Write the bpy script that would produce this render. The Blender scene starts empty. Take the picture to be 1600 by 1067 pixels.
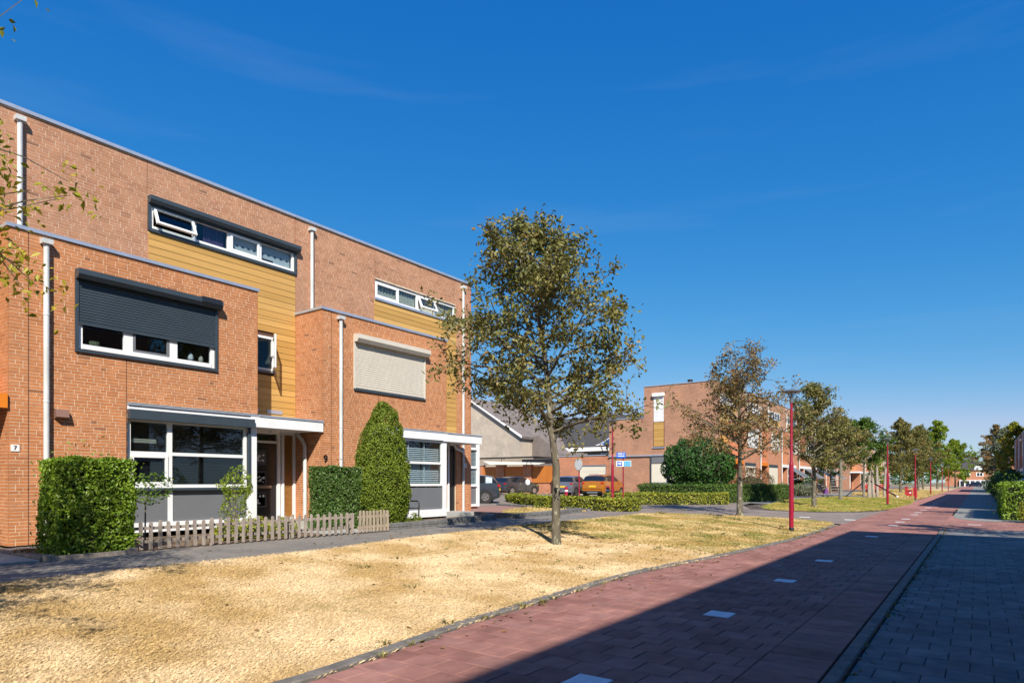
import bpy, math, random
import numpy as np
from mathutils import Vector, Matrix
R = math.radians
sc = bpy.context.scene
C = sc.collection
random.seed(7)

# ---------------------------------------------------------------- camera, world, sun, exposure
cam_d = bpy.data.cameras.new('camera'); cam = bpy.data.objects.new('camera', cam_d); C.objects.link(cam)
cam.location = (0, 0, 1.5); cam.rotation_euler = (R(90), 0, math.atan(.728))
cam_d.sensor_width = 36; cam_d.lens = 22.5; cam_d.shift_y = .1372
cam_d.clip_start = .05; cam_d.clip_end = 3000
sc.camera = cam
SUN = Vector((1.0, -.98, 1.157)).normalized()
w = bpy.data.worlds.new('World'); sc.world = w; w.use_nodes = True
wn = w.node_tree.nodes; wl = w.node_tree.links
bg = wn['Background']; sky = wn.new('ShaderNodeTexSky'); sky.sky_type = 'NISHITA'; sky.sun_disc = False
sky.sun_elevation = math.asin(SUN.z); sky.sun_rotation = math.atan2(SUN.x, SUN.y)
sky.altitude = 0; sky.air_density = 1.0; sky.dust_density = 0.0; sky.ozone_density = 3.0
# photographic response of the sky: one power curve per colour channel, the same all round the dome
sp = wn.new('ShaderNodeSeparateColor'); cc_ = wn.new('ShaderNodeCombineColor'); wl.new(sky.outputs[0], sp.inputs[0]); chan = []
EX = .5
for i, (pw, k) in enumerate(((2.0, .0150), (.83, .106), (.40, .330))):
    m1 = wn.new('ShaderNodeMath'); m1.operation = 'POWER'; m1.inputs[1].default_value = pw; wl.new(sp.outputs[i], m1.inputs[0])
    m2 = wn.new('ShaderNodeMath'); m2.operation = 'MULTIPLY'; m2.inputs[1].default_value = k*10/2**EX; wl.new(m1.outputs[0], m2.inputs[0]); chan.append(m2)
m3 = wn.new('ShaderNodeMath'); m3.operation = 'MULTIPLY'; m3.inputs[1].default_value = .74; wl.new(chan[1].outputs[0], m3.inputs[0])
m4 = wn.new('ShaderNodeMath'); m4.operation = 'MINIMUM'; wl.new(m3.outputs[0], m4.inputs[0]); wl.new(chan[0].outputs[0], m4.inputs[1])
wl.new(m4.outputs[0], cc_.inputs[0]); wl.new(chan[1].outputs[0], cc_.inputs[1]); wl.new(chan[2].outputs[0], cc_.inputs[2])
# a few barely visible cirrus streaks
tc = wn.new('ShaderNodeTexCoord'); mp = wn.new('ShaderNodeMapping'); mp.inputs['Scale'].default_value = (1.5, 1.5, 14); mp.inputs['Rotation'].default_value = (R(14), R(10), R(30))
nz = wn.new('ShaderNodeTexNoise'); nz.inputs['Scale'].default_value = 1.6; nz.inputs['Detail'].default_value = 7
rp = wn.new('ShaderNodeValToRGB'); rp.color_ramp.elements[0].position = .56; rp.color_ramp.elements[1].position = .85
rp.color_ramp.elements[1].color = (.05, .05, .05, 1)
mx = wn.new('ShaderNodeMixRGB'); mx.inputs[2].default_value = (4.5, 5.0, 5.6, 1)
wl.new(tc.outputs['Generated'], mp.inputs[0]); wl.new(mp.outputs[0], nz.inputs['Vector']); wl.new(nz.outputs[0], rp.inputs[0])
wl.new(cc_.outputs[0], mx.inputs[1])
wl.new(rp.outputs[0], mx.inputs[0]); wl.new(mx.outputs[0], bg.inputs[0]); bg.inputs[1].default_value = .10
sl = bpy.data.lights.new('sun', 'SUN'); sl.energy = 4.6; sl.angle = R(.53); sl.color = (1, .93, .82)
so = bpy.data.objects.new('sun', sl); C.objects.link(so); so.rotation_euler = SUN.to_track_quat('Z', 'Y').to_euler()
sc.view_settings.view_transform = 'Standard'; sc.view_settings.look = 'None'
sc.view_settings.exposure = EX+.13; sc.view_settings.gamma = 1; sc.view_settings.use_curve_mapping = False
sc.render.engine = 'CYCLES'; sc.cycles.use_denoising = True
sc.cycles.max_bounces = 6; sc.cycles.transparent_max_bounces = 12

def gz(x):
    """height of the terrain: it rises a little away from the cycle path"""
    if x > -4.3: return 0.
    if x > -9.3: return .34*(-4.3-x)/5
    if x > -18: return .34
    if x > -26: return .34+.16*(-18-x)/8
    return .5

# ---------------------------------------------------------------- materials
def mat(name, col=(.5, .5, .5), rough=.6, metal=0, noise=0, nscale=8, col2=None, bump=0, bscale=40, tint=None, spec=.4,
        trans=0, emit=None, coat=0, world=False, stretch=(1, 1, 1), pits=None, stain=None):
    m = bpy.data.materials.new(name); m.use_nodes = True
    n = m.node_tree.nodes; l = m.node_tree.links; p = n['Principled BSDF']
    p.inputs['Roughness'].default_value = rough; p.inputs['Metallic'].default_value = metal
    p.inputs['Specular IOR Level'].default_value = spec
    if coat: p.inputs['Coat Weight'].default_value = coat; p.inputs['Coat Roughness'].default_value = .05
    c = None
    if world: tcn = n.new('ShaderNodeNewGeometry'); co = tcn.outputs['Position']
    else: tcn = n.new('ShaderNodeTexCoord'); co = tcn.outputs['Object']
    if stretch != (1, 1, 1):
        mm = n.new('ShaderNodeMapping'); mm.inputs['Scale'].default_value = stretch; l.new(co, mm.inputs[0]); co = mm.outputs[0]
    def mix(a, b, fac, mode='MIX'):
        x = n.new('ShaderNodeMixRGB'); x.blend_type = mode
        for i, s in ((1, a), (2, b), (0, fac)):
            if hasattr(s, 'is_output'): l.new(s, x.inputs[i])
            elif i == 0: x.inputs[0].default_value = s
            else: x.inputs[i].default_value = (*s, 1)
        return x.outputs[0]
    c = col
    if col2 or noise:
        t = n.new('ShaderNodeTexNoise'); t.inputs['Scale'].default_value = nscale; t.inputs['Detail'].default_value = 6
        t.inputs['Roughness'].default_value = .65; l.new(co, t.inputs['Vector'])
        r = n.new('ShaderNodeValToRGB'); r.color_ramp.elements[0].position = .35; r.color_ramp.elements[1].position = .65
        l.new(t.outputs[0], r.inputs[0])
        c2 = col2 or tuple(v*(1-noise) for v in col)
        c = mix(col, c2, r.outputs[0])
    if pits:
        t = n.new('ShaderNodeTexNoise'); t.inputs['Scale'].default_value = pits[1]; t.inputs['Detail'].default_value = 2; l.new(co, t.inputs['Vector'])
        r = n.new('ShaderNodeValToRGB'); r.color_ramp.elements[0].position = pits[2]; r.color_ramp.elements[1].position = pits[2]+.08
        l.new(t.outputs[0], r.inputs[0]); c = mix(c, pits[0], r.outputs[0])
    if tint:
        a = n.new('ShaderNodeAttribute'); a.attribute_name = 'tint'
        r = n.new('ShaderNodeValToRGB'); e = r.color_ramp.elements
        r.color_ramp.interpolation = 'LINEAR'
        for i, tcol in enumerate(tint):
            pos = i/(len(tint)-1)
            if i == 0: el = e[0]
            elif i == len(tint)-1: el = e[-1]
            else: el = e.new(pos)
            el.position = pos; el.color = (*tcol, 1)
        l.new(a.outputs['Fac'], r.inputs[0])
        if col2 or noise or pits: c = mix(r.outputs[0], c, 1.0, 'MULTIPLY')
        else: c = r.outputs[0]
    if stain:
        t = n.new('ShaderNodeTexNoise'); t.inputs['Scale'].default_value = stain[0]; t.inputs['Detail'].default_value = 8; t.inputs['Roughness'].default_value = .7; l.new(co, t.inputs['Vector'])
        r = n.new('ShaderNodeValToRGB'); r.color_ramp.elements[0].position = .36; r.color_ramp.elements[1].position = .60; r.color_ramp.elements[0].color = (stain[1], stain[1], stain[1], 1); l.new(t.outputs[0], r.inputs[0])
        c = mix(c, r.outputs[0], 1.0, 'MULTIPLY')
    if hasattr(c, 'is_output'): l.new(c, p.inputs['Base Color'])
    else: p.inputs['Base Color'].default_value = (*c, 1)
    if bump:
        t = n.new('ShaderNodeTexNoise'); t.inputs['Scale'].default_value = bscale; t.inputs['Detail'].default_value = 5; l.new(co, t.inputs['Vector'])
        b = n.new('ShaderNodeBump'); b.inputs['Strength'].default_value = bump; b.inputs['Distance'].default_value = .01
        l.new(t.outputs[0], b.inputs['Height']); l.new(b.outputs[0], p.inputs['Normal'])
    if trans:
        tr = n.new('ShaderNodeBsdfTranslucent'); ms = n.new('ShaderNodeMixShader'); ms.inputs[0].default_value = trans
        out = n['Material Output']; l.new(p.outputs[0], ms.inputs[1]); l.new(tr.outputs[0], ms.inputs[2]); l.new(ms.outputs[0], out.inputs[0])
        if hasattr(c, 'is_output'): l.new(c, tr.inputs[0])
        else: tr.inputs[0].default_value = (*c, 1)
    return m

def glass_mat(name, tint=(.75, .8, .82), ref=1.5):
    m = bpy.data.materials.new(name); m.use_nodes = True
    n = m.node_tree.nodes; l = m.node_tree.links; n.remove(n['Principled BSDF'])
    a = n.new('ShaderNodeBsdfTransparent'); a.inputs[0].default_value = (*tint, 1)
    g = n.new('ShaderNodeBsdfGlossy'); g.inputs['Roughness'].default_value = .015; g.inputs[0].default_value = (.95, .97, 1, 1)
    f = n.new('ShaderNodeFresnel'); f.inputs[0].default_value = ref
    gg = n.new('ShaderNodeNewGeometry'); mr = n.new('ShaderNodeMapRange'); mr.inputs[3].default_value = ref; mr.inputs[4].default_value = 1/ref
    l.new(gg.outputs['Backfacing'], mr.inputs[0]); l.new(mr.outputs[0], f.inputs[0])
    s = n.new('ShaderNodeMixShader'); l.new(f.outputs[0], s.inputs[0]); l.new(a.outputs[0], s.inputs[1]); l.new(g.outputs[0], s.inputs[2])
    l.new(s.outputs[0], n['Material Output'].inputs[0]); return m

def brick_shader(name, cols, mortar, bw, bh, mw=.011, plane='wall', rough=.85, offset=.5, squash=1.0, sfreq=2, mix2=None, bump=.4):
    """brickwork too far away to pick bricks apart: colour and joints from the Brick Texture, in metres"""
    m = bpy.data.materials.new(name); m.use_nodes = True
    n = m.node_tree.nodes; l = m.node_tree.links; p = n['Principled BSDF']; p.inputs['Roughness'].default_value = rough
    p.inputs['Specular IOR Level'].default_value = .2
    g = n.new('ShaderNodeNewGeometry'); s = n.new('ShaderNodeSeparateXYZ'); l.new(g.outputs['Position'], s.inputs[0])
    cb = n.new('ShaderNodeCombineXYZ')
    if plane == 'wall':
        ad = n.new('ShaderNodeMath'); l.new(s.outputs[0], ad.inputs[0]); l.new(s.outputs[1], ad.inputs[1])
        l.new(ad.outputs[0], cb.inputs[0]); l.new(s.outputs[2], cb.inputs[1])
    else:
        l.new(s.outputs[0], cb.inputs[0]); l.new(s.outputs[1], cb.inputs[1])
    b = n.new('ShaderNodeTexBrick'); b.inputs['Scale'].default_value = 1; b.inputs['Brick Width'].default_value = bw; b.inputs['Row Height'].default_value = bh
    b.inputs['Mortar Size'].default_value = mw/2; b.inputs['Mortar Smooth'].default_value = .1; b.offset = offset; b.squash = squash; b.squash_frequency = sfreq
    b.inputs['Color1'].default_value = (*cols[0], 1); b.inputs['Color2'].default_value = (*cols[1], 1); b.inputs['Mortar'].default_value = (*mortar, 1)
    l.new(cb.outputs[0], b.inputs['Vector'])
    t = n.new('ShaderNodeTexNoise'); t.inputs['Scale'].default_value = 1.1; t.inputs['Detail'].default_value = 8; t.inputs['Roughness'].default_value = .7; l.new(g.outputs['Position'], t.inputs['Vector'])
    r = n.new('ShaderNodeValToRGB'); r.color_ramp.elements[0].position = .3; r.color_ramp.elements[1].position = .7
    r.color_ramp.elements[0].color = (*(mix2 or (.72, .72, .74)), 1); r.color_ramp.elements[1].color = (1.08, 1.04, 1.0, 1)
    l.new(t.outputs[0], r.inputs[0])
    x = n.new('ShaderNodeMixRGB'); x.blend_type = 'MULTIPLY'; x.inputs[0].default_value = 1; l.new(b.outputs[0], x.inputs[1]); l.new(r.outputs[0], x.inputs[2])
    l.new(x.outputs[0], p.inputs['Base Color'])
    bp = n.new('ShaderNodeBump'); bp.inputs['Strength'].default_value = bump; bp.inputs['Distance'].default_value = .006; bp.invert = True
    l.new(b.outputs['Fac'], bp.inputs['Height']); l.new(bp.outputs[0], p.inputs['Normal'])
    return m

M = {}
M['brick'] = mat('brick_orange', stain=(.5, .88), noise=.20, col=(1, 1, 1), nscale=7, rough=.85, spec=.2, bump=.6, bscale=90, world=True,
                 tint=[(.29, .12, .058), (.47, .175, .068), (.54, .210, .080), (.58, .240, .100), (.53, .23, .115)])
M['brick_brown'] = mat('brick_brown', stain=(.6, .86), noise=.17, col=(1, 1, 1), nscale=3, rough=.88, spec=.2, bump=.6, bscale=90, world=True,
                       tint=[(.28, .14, .085), (.44, .20, .112), (.50, .24, .135), (.54, .27, .16), (.47, .23, .145)])
M['mortar'] = mat('mortar', (.74, .58, .42), .95, noise=.2, nscale=6, bump=.4, world=True, spec=.1)
M['mortar_brown'] = mat('mortar_pale', (.70, .55, .41), .95, noise=.3, nscale=5, bump=.4, world=True, spec=.1)
M['far_brick'] = brick_shader('far_brickwork', ((.54, .21, .105), (.46, .165, .08)), (.62, .47, .34), .22, .062)
M['far_brown'] = brick_shader('far_brickwork_brown', ((.47, .235, .14), (.39, .185, .11)), (.52, .40, .30), .22, .062)
M['pale_brick'] = brick_shader('pale_brickwork', ((.56, .48, .38), (.48, .41, .33)), (.5, .45, .38), .22, .062)
M['grey_brick'] = brick_shader('grey_brickwork', ((.24, .20, .18), (.18, .155, .145)), (.25, .22, .2), .22, .062)
M['coping'] = mat('aluminium_coping', (.50, .54, .62), .35, .5, noise=.12, nscale=3)
M['joint'] = mat('dark_joint', (.10, .05, .035), .9)
M['white'] = mat('white_plastic_frame', (.80, .80, .78), .32, noise=.05, nscale=2, spec=.5)
M['white_wood'] = mat('white_painted_board', (.80, .80, .80), .5, noise=.08, nscale=4, bump=.1)
M['pipe'] = mat('pipe_grey_white', (.68, .69, .67), .45, stain=(2, .8), noise=.18, nscale=3, stretch=(1, 1, .4))
M['cream'] = mat('cream_shutter', (.62, .57, .48), .5, noise=.06, nscale=3)
M['screen'] = mat('cream_sunscreen', (.66, .62, .50), .8, noise=.05)
M['navy'] = mat('anthracite_blue', (.045, .062, .078), .4, noise=.15, nscale=3, spec=.45)
M['greypanel'] = mat('grey_panel', (.155, .162, .172), .5, noise=.06, nscale=3)
M['cladding'] = mat('ochre_cladding', (1, 1, 1), .55, noise=.13, nscale=3, bump=.15, bscale=60, stretch=(1, .25, 4), spec=.3, world=True,
                    tint=[(.47, .27, .075), (.54, .31, .092), (.60, .36, .115)])
M['woodpanel'] = mat('brown_wood_panel', (.30, .14, .035), .5, noise=.3, nscale=6, stretch=(1, 1, 6))
M['orange'] = mat('orange_fascia', (.70, .20, .015), .45)
M['doorblack'] = mat('black_door', (.02, .021, .023), .25, spec=.6)
M['chrome'] = mat('brushed_steel', (.6, .6, .6), .25, .9)
M['glass'] = glass_mat('window_glass'); M['carglass'] = glass_mat('tinted_glass', (.30, .34, .36), 1.6)
M['room'] = mat('room_dark', (.16, .15, .14), .9)
M['blindwhite'] = mat('white_blind', (.78, .80, .80), .5)
M['blinddark'] = mat('grey_blind', (.10, .10, .11), .5)
M['purple'] = mat('purple_curtain', (.17, .10, .26), .9, noise=.3, nscale=4, stretch=(1, 5, .2))
M['felt'] = mat('roof_felt', (.12, .12, .125), .9, noise=.3)
M['lampbrown'] = mat('brown_metal', (.22, .12, .09), .5)
M['fence'] = mat('weathered_wood', (.40, .335, .28), .85, noise=.45, nscale=5, bump=.5, bscale=50, stretch=(4, 4, .6), world=True)
M['fence2'] = mat('newer_fence_wood', (.46, .37, .28), .85, noise=.4, nscale=5, bump=.5, bscale=50, stretch=(4, 4, .6), world=True)
M['black'] = mat('black_metal', (.015, .015, .016), .45)
M['red'] = mat('red_post_paint', (.33, .008, .034), .38, noise=.22, nscale=3, spec=.5)
M['red2'] = mat('faded_red_paint', (.50, .045, .045), .45, noise=.2, nscale=3)
M['lamphead'] = mat('grey_lamp_head', (.16, .18, .20), .4, .3)
M['opal'] = glass_mat('lamp_glass', (.7, .74, .76), 1.6)
M['stone'] = mat('grey_walling_block', (.20, .195, .185), .9, noise=.45, nscale=7, bump=.9, bscale=35, world=True)
M['slab'] = mat('concrete_slab', (.42, .41, .37), .9, noise=.18, nscale=4, bump=.2, world=True)
M['kerb'] = mat('concrete_kerb', (.19, .175, .155), .9, noise=.4, nscale=6, bump=.5, world=True, pits=((.5, .47, .42), 30, .74))
M['redpaver'] = mat('red_paver', (1, 1, 1), .8, stain=(.55, .74), noise=.30, nscale=4, spec=.15, world=True, bump=.6, bscale=160, pits=((.62, .60, .60), 55, .72),
                    tint=[(.33, .155, .125), (.385, .185, .15), (.43, .215, .172), (.39, .20, .17)])
M['greypaver'] = mat('grey_paver', (1, 1, 1), .85, stain=(.7, .72), noise=.30, nscale=5, spec=.15, world=True, bump=.6, bscale=160, pits=((1.5, 1.5, 1.5), 70, .74),
                     tint=[(.195, .195, .190), (.24, .24, .23), (.27, .27, .255), (.22, .22, .215)])
M['whitetile'] = mat('white_tile', (.74, .75, .76), .6, noise=.16, nscale=12, world=True)
M['sand'] = mat('joint_sand', (.055, .048, .042), .95, noise=.4, nscale=10, world=True)
M['farred'] = brick_shader('far_red_paving', ((.43, .215, .175), (.38, .18, .15)), (.18, .11, .10), .30, .30, .008, 'floor', bump=.3, mix2=(.8, .78, .78))
M['fargrey'] = brick_shader('far_grey_paving', ((.30, .30, .27), (.25, .255, .235)), (.14, .14, .13), .30, .30, .008, 'floor', bump=.3, mix2=(.8, .8, .8))
M['clinker'] = brick_shader('side_street_clinker', ((.31, .255, .215), (.26, .22, .19)), (.14, .12, .105), .21, .07, .006, 'floor', bump=.35, mix2=(.68, .68, .70))
M['pathclinker'] = brick_shader('footpath_clinker', ((.26, .24, .21), (.225, .21, .19)), (.13, .12, .105), .30, .30, .006, 'floor', bump=.35, mix2=(.7, .7, .7))
M['straw'] = mat('dry_lawn_soil', (.62, .46, .25), .95, noise=.3, nscale=1.3, bump=.15, bscale=120, world=True, pits=((.34, .27, .11), 2.2, .60))
M['soil'] = mat('garden_soil', (.17, .115, .07), .95, noise=.5, nscale=9, bump=1, bscale=30, world=True, pits=((.38, .28, .16), 14, .58))
M['pinkgravel'] = mat('pink_gravel', (.42, .23, .18), .95, noise=.5, nscale=30, bump=1, bscale=60, world=True)
M['ground'] = mat('bare_ground', (.30, .25, .15), .95, noise=.4, nscale=.4, world=True)
M['bark'] = mat('mottled_bark', (.17, .145, .10), .9, noise=.5, nscale=8, bump=1, bscale=30, stretch=(1, 1, .4), pits=((.30, .29, .20), 12, .58))
M['barkpale'] = mat('grey_bark', (.25, .235, .19), .9, noise=.4, nscale=7, bump=.8, bscale=30, stretch=(1, 1, .4), pits=((.10, .09, .07), 9, .6))
M['logwood'] = mat('bleached_log', (.42, .37, .30), .9, noise=.4, nscale=5, stretch=(1, 1, .3))
def leafm(name, cols, tr=.28, rough=.45, spec=.35): return mat(name, tint=cols, rough=rough, trans=tr, spec=spec)
M['leaf_oak'] = leafm('oak_leaf', [(.11, .125, .028), (.18, .18, .045), (.24, .22, .062), (.31, .25, .08), (.42, .22, .055)])
M['leaf_dry'] = leafm('dry_oak_leaf', [(.13, .13, .035), (.21, .175, .055), (.28, .19, .07), (.36, .20, .08), (.40, .17, .09)])
M['leaf_yel'] = leafm('yellowing_leaf', [(.15, .19, .015), (.26, .28, .02), (.38, .36, .028), (.50, .38, .04), (.52, .24, .04)], .35)
M['leaf_green'] = leafm('green_leaf', [(.05, .10, .016), (.085, .16, .022), (.12, .21, .03), (.17, .25, .04)])
M['leaf_lime'] = leafm('lime_leaf', [(.13, .20, .016), (.21, .30, .022), (.29, .37, .03), (.34, .35, .04)], .35)
M['hedge_laurel'] = leafm('laurel_leaf', [(.11, .20, .018), (.19, .31, .024), (.27, .40, .036), (.36, .46, .07)], .30, .35, .4)
M['hedge_dark'] = leafm('privet_leaf', [(.045, .10, .020), (.085, .165, .030), (.13, .22, .05), (.22, .27, .12)], .25, .38)
M['hedge_yellow'] = leafm('golden_hedge_leaf', [(.14, .18, .016), (.26, .29, .024), (.42, .42, .04), (.52, .47, .08)], .25, .4)
M['thuja'] = leafm('conifer_green', [(.085, .14, .013), (.15, .215, .018), (.22, .29, .024), (.28, .32, .04)], .22, .6)
M['leaf_deep'] = leafm('deep_green_leaf', [(.02, .065, .012), (.036, .105, .017), (.052, .14, .022), (.08, .17, .03)], .2)
M['leaf_bronze'] = leafm('bronze_leaf', [(.06, .05, .015), (.12, .065, .02), (.17, .07, .025), (.08, .09, .02)], .2)
M['leaf_silver'] = leafm('silver_leaf', [(.16, .19, .10), (.24, .27, .16), (.32, .35, .24)], .2)
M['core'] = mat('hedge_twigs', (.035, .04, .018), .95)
M['rooftile'] = mat('dark_roof_tiles', (.075, .07, .068), .8, noise=.3, nscale=2, bump=.5, bscale=8, stretch=(1, 1, 3))
M['orangewood'] = mat('orange_painted_wood', (.52, .17, .03), .55, noise=.15, nscale=3)
M['opalw'] = mat('opal_ball', (.75, .78, .8), .3)
M['twig'] = mat('twig_bark', (.15, .12, .09), .9)

# grass blades: straw with green patches where the noise says so
def grass_mat(name, dry, green, thr):
    m = bpy.data.materials.new(name); m.use_nodes = True
    n = m.node_tree.nodes; l = m.node_tree.links; p = n['Principled BSDF']; p.inputs['Roughness'].default_value = .8; p.inputs['Specular IOR Level'].default_value = .15
    g = n.new('ShaderNodeNewGeometry')
    t = n.new('ShaderNodeTexNoise'); t.inputs['Scale'].default_value = .75; t.inputs['Detail'].default_value = 7; t.inputs['Roughness'].default_value = .72; l.new(g.outputs['Position'], t.inputs['Vector'])
    r = n.new('ShaderNodeValToRGB'); r.color_ramp.elements[0].position = thr; r.color_ramp.elements[1].position = thr+.16; l.new(t.outputs[0], r.inputs[0])
    a = n.new('ShaderNodeObjectInfo'); rr = n.new('ShaderNodeValToRGB'); e = rr.color_ramp.elements
    e[0].color = (*[v*.74 for v in dry], 1); e[1].color = (*[min(v*1.18, .95) for v in dry], 1); l.new(a.outputs['Random'], rr.inputs[0])
    t2 = n.new('ShaderNodeTexNoise'); t2.inputs['Scale'].default_value = .9; t2.inputs['Detail'].default_value = 5; l.new(g.outputs['Position'], t2.inputs['Vector'])
    r2 = n.new('ShaderNodeValToRGB'); r2.color_ramp.elements[0].position = .38; r2.color_ramp.elements[1].position = .62; r2.color_ramp.elements[0].color = (.74, .67, .52, 1); r2.color_ramp.elements[1].color = (1.08, 1.10, 1.18, 1)
    l.new(t2.outputs[0], r2.inputs[0]); x2 = n.new('ShaderNodeMixRGB'); x2.blend_type = 'MULTIPLY'; x2.inputs[0].default_value = 1; l.new(rr.outputs[0], x2.inputs[1]); l.new(r2.outputs[0], x2.inputs[2]); rr = x2
    x = n.new('ShaderNodeMixRGB'); l.new(r.outputs[0], x.inputs[0]); l.new(rr.outputs[0], x.inputs[1]); x.inputs[2].default_value = (*green, 1)
    l.new(x.outputs[0], p.inputs['Base Color']); return m
M['grass_dry'] = grass_mat('dry_grass_blades', (.68, .52, .30), (.26, .22, .07), .60)
M['grass_mid'] = grass_mat('half_dry_grass_blades', (.58, .44, .20), (.24, .23, .06), .47)
M['grass_green'] = grass_mat('greener_grass_blades', (.50, .38, .13), (.20, .24, .04), .40)

# ---------------------------------------------------------------- mesh helpers
MIRROR = [None]
class MB:
    def __init__(s): s.v = []; s.f = []; s.t = []; s.m = []; s.tint = .5; s.mi = 0
    def add(s, vs, fs):
        b = len(s.v); s.v += [tuple(v) for v in vs]
        for f in fs: s.f.append(tuple(b+i for i in f)); s.t.append(s.tint); s.m.append(s.mi)
    def box(s, x0, x1, y0, y1, z0, z1, skip=''):
        vs = [(x0, y0, z0), (x1, y0, z0), (x1, y1, z0), (x0, y1, z0), (x0, y0, z1), (x1, y0, z1), (x1, y1, z1), (x0, y1, z1)]
        F = {'b': (3, 2, 1, 0), 't': (4, 5, 6, 7), 'f': (0, 1, 5, 4), 'r': (1, 2, 6, 5), 'k': (2, 3, 7, 6), 'l': (3, 0, 4, 7)}
        s.add(vs, [F[k] for k in F if k not in skip])
    def obox(s, c, ax, ay, az):
        """box centred at c with half-axis vectors"""
        c, ax, ay, az = map(Vector, (c, ax, ay, az)); vs = []
        for k in (-1, 1):
            for i, j in ((-1, -1), (1, -1), (1, 1), (-1, 1)): vs.append(c+i*ax+j*ay+k*az)
        s.add(vs, [(3, 2, 1, 0), (4, 5, 6, 7), (0, 1, 5, 4), (1, 2, 6, 5), (2, 3, 7, 6), (3, 0, 4, 7)])
    def tube(s, pts, rad, n=8, cap=True):
        pts = [Vector(p) for p in pts]; m = len(pts)
        if not isinstance(rad, (list, tuple)): rad = [rad]*m
        vs = []; ref = None
        for i, p in enumerate(pts):
            d = (pts[min(i+1, m-1)]-pts[max(i-1, 0)]).normalized()
            if ref is None: ref = d.orthogonal().normalized()
            ref = (ref-d*ref.dot(d))
            ref = ref.normalized() if ref.length > 1e-6 else d.orthogonal().normalized()
            q = d.cross(ref)
            for k in range(n):
                a = 2*math.pi*k/n; vs.append(p+(ref*math.cos(a)+q*math.sin(a))*rad[i])
        fs = [(i*n+k, i*n+(k+1) % n, (i+1)*n+(k+1) % n, (i+1)*n+k) for i in range(m-1) for k in range(n)]
        if cap: fs += [tuple(range(n-1, -1, -1)), tuple(range((m-1)*n, m*n))]
        s.add(vs, fs)
    def lathe(s, prof, n=16, c=(0, 0, 0)):
        vs = []; k = len(prof)
        for r, z in prof:
            for i in range(n):
                a = 2*math.pi*i/n; vs.append((c[0]+r*math.cos(a), c[1]+r*math.sin(a), c[2]+z))
        s.add(vs, [(j*n+i, j*n+(i+1) % n, (j+1)*n+(i+1) % n, (j+1)*n+i) for j in range(k-1) for i in range(n)])
    def prism(s, poly, y0, y1, axis='y'):
        """polygon in (x,z) extruded along y (or in (y,z) extruded along x, or (x,y) along z)"""
        n = len(poly)
        mk = {'y': lambda a, b, t: (a, t, b), 'x': lambda a, b, t: (t, a, b), 'z': lambda a, b, t: (a, b, t)}[axis]
        vs = [mk(a, b, y0) for a, b in poly]+[mk(a, b, y1) for a, b in poly]
        s.add(vs, [tuple(range(n)), tuple(range(2*n-1, n-1, -1))]+[(i, n+i, n+(i+1) % n, (i+1) % n) for i in range(n)])
    def mesh(s, name, mats, smooth=False):
        v = s.v; f = s.f
        if MIRROR[0] is not None: v = [(a, MIRROR[0]-b, c) for a, b, c in v]; f = [tuple(reversed(q)) for q in f]
        me = bpy.data.meshes.new(name); me.from_pydata(v, [], f)
        for q in (mats if isinstance(mats, (list, tuple)) else [mats]): me.materials.append(q)
        if any(s.m): me.polygons.foreach_set('material_index', s.m)
        a = me.attributes.new('tint', 'FLOAT', 'FACE'); a.data.foreach_set('value', s.t)
        if smooth:
            me.polygons.foreach_set('use_smooth', [True]*len(f))
            me.set_sharp_from_angle(angle=R(40))
        me.update(); return me
    def build(s, name, mats, parent=None, smooth=False, kind=None, label=None, loc=None):
        o = bpy.data.objects.new(name, s.mesh(name, mats, smooth)); C.objects.link(o)
        if parent is not None: o.parent = parent
        if loc: o.location = loc
        if kind: o['kind'] = kind
        if label: o['label'] = label
        return o
def thing(name, label, cat, loc=(0, 0, 0), rz=0, group=None):
    o = bpy.data.objects.new(name, None); C.objects.link(o); o.location = loc; o.rotation_euler = (0, 0, rz)
    o['label'] = label; o['category'] = cat
    if group: o['group'] = group
    return o
def tag(o, label, cat, group=None):
    o['label'] = label; o['category'] = cat
    if group: o['group'] = group
    return o
def setting(name, parent=None):
    o = bpy.data.objects.new(name, None); C.objects.link(o); o['kind'] = 'structure'; return o
def copy_tree(o, parent=None):
    c = o.copy(); C.objects.link(c); c.parent = parent
    for ch in o.children: copy_tree(ch, c)
    return c
def fmesh(name, V, F, tint, m, parent=None, kind=None, smooth=False):
    """numpy mesh: V (n,3), F (k,3) triangles"""
    me = bpy.data.meshes.new(name); nF = len(F)
    me.vertices.add(len(V)); me.vertices.foreach_set('co', np.asarray(V, np.float32).ravel())
    me.loops.add(nF*3); me.loops.foreach_set('vertex_index', np.asarray(F, np.int32).ravel())
    me.polygons.add(nF); me.polygons.foreach_set('loop_start', np.arange(0, nF*3, 3, dtype=np.int32)); me.polygons.foreach_set('loop_total', np.full(nF, 3, np.int32))
    me.materials.append(m)
    a = me.attributes.new('tint', 'FLOAT', 'FACE'); a.data.foreach_set('value', np.asarray(tint, np.float32))
    me.update(calc_edges=True); me.validate()
    o = bpy.data.objects.new(name, me); C.objects.link(o)
    if parent is not None: o.parent = parent
    if kind: o['kind'] = kind
    return o
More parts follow.
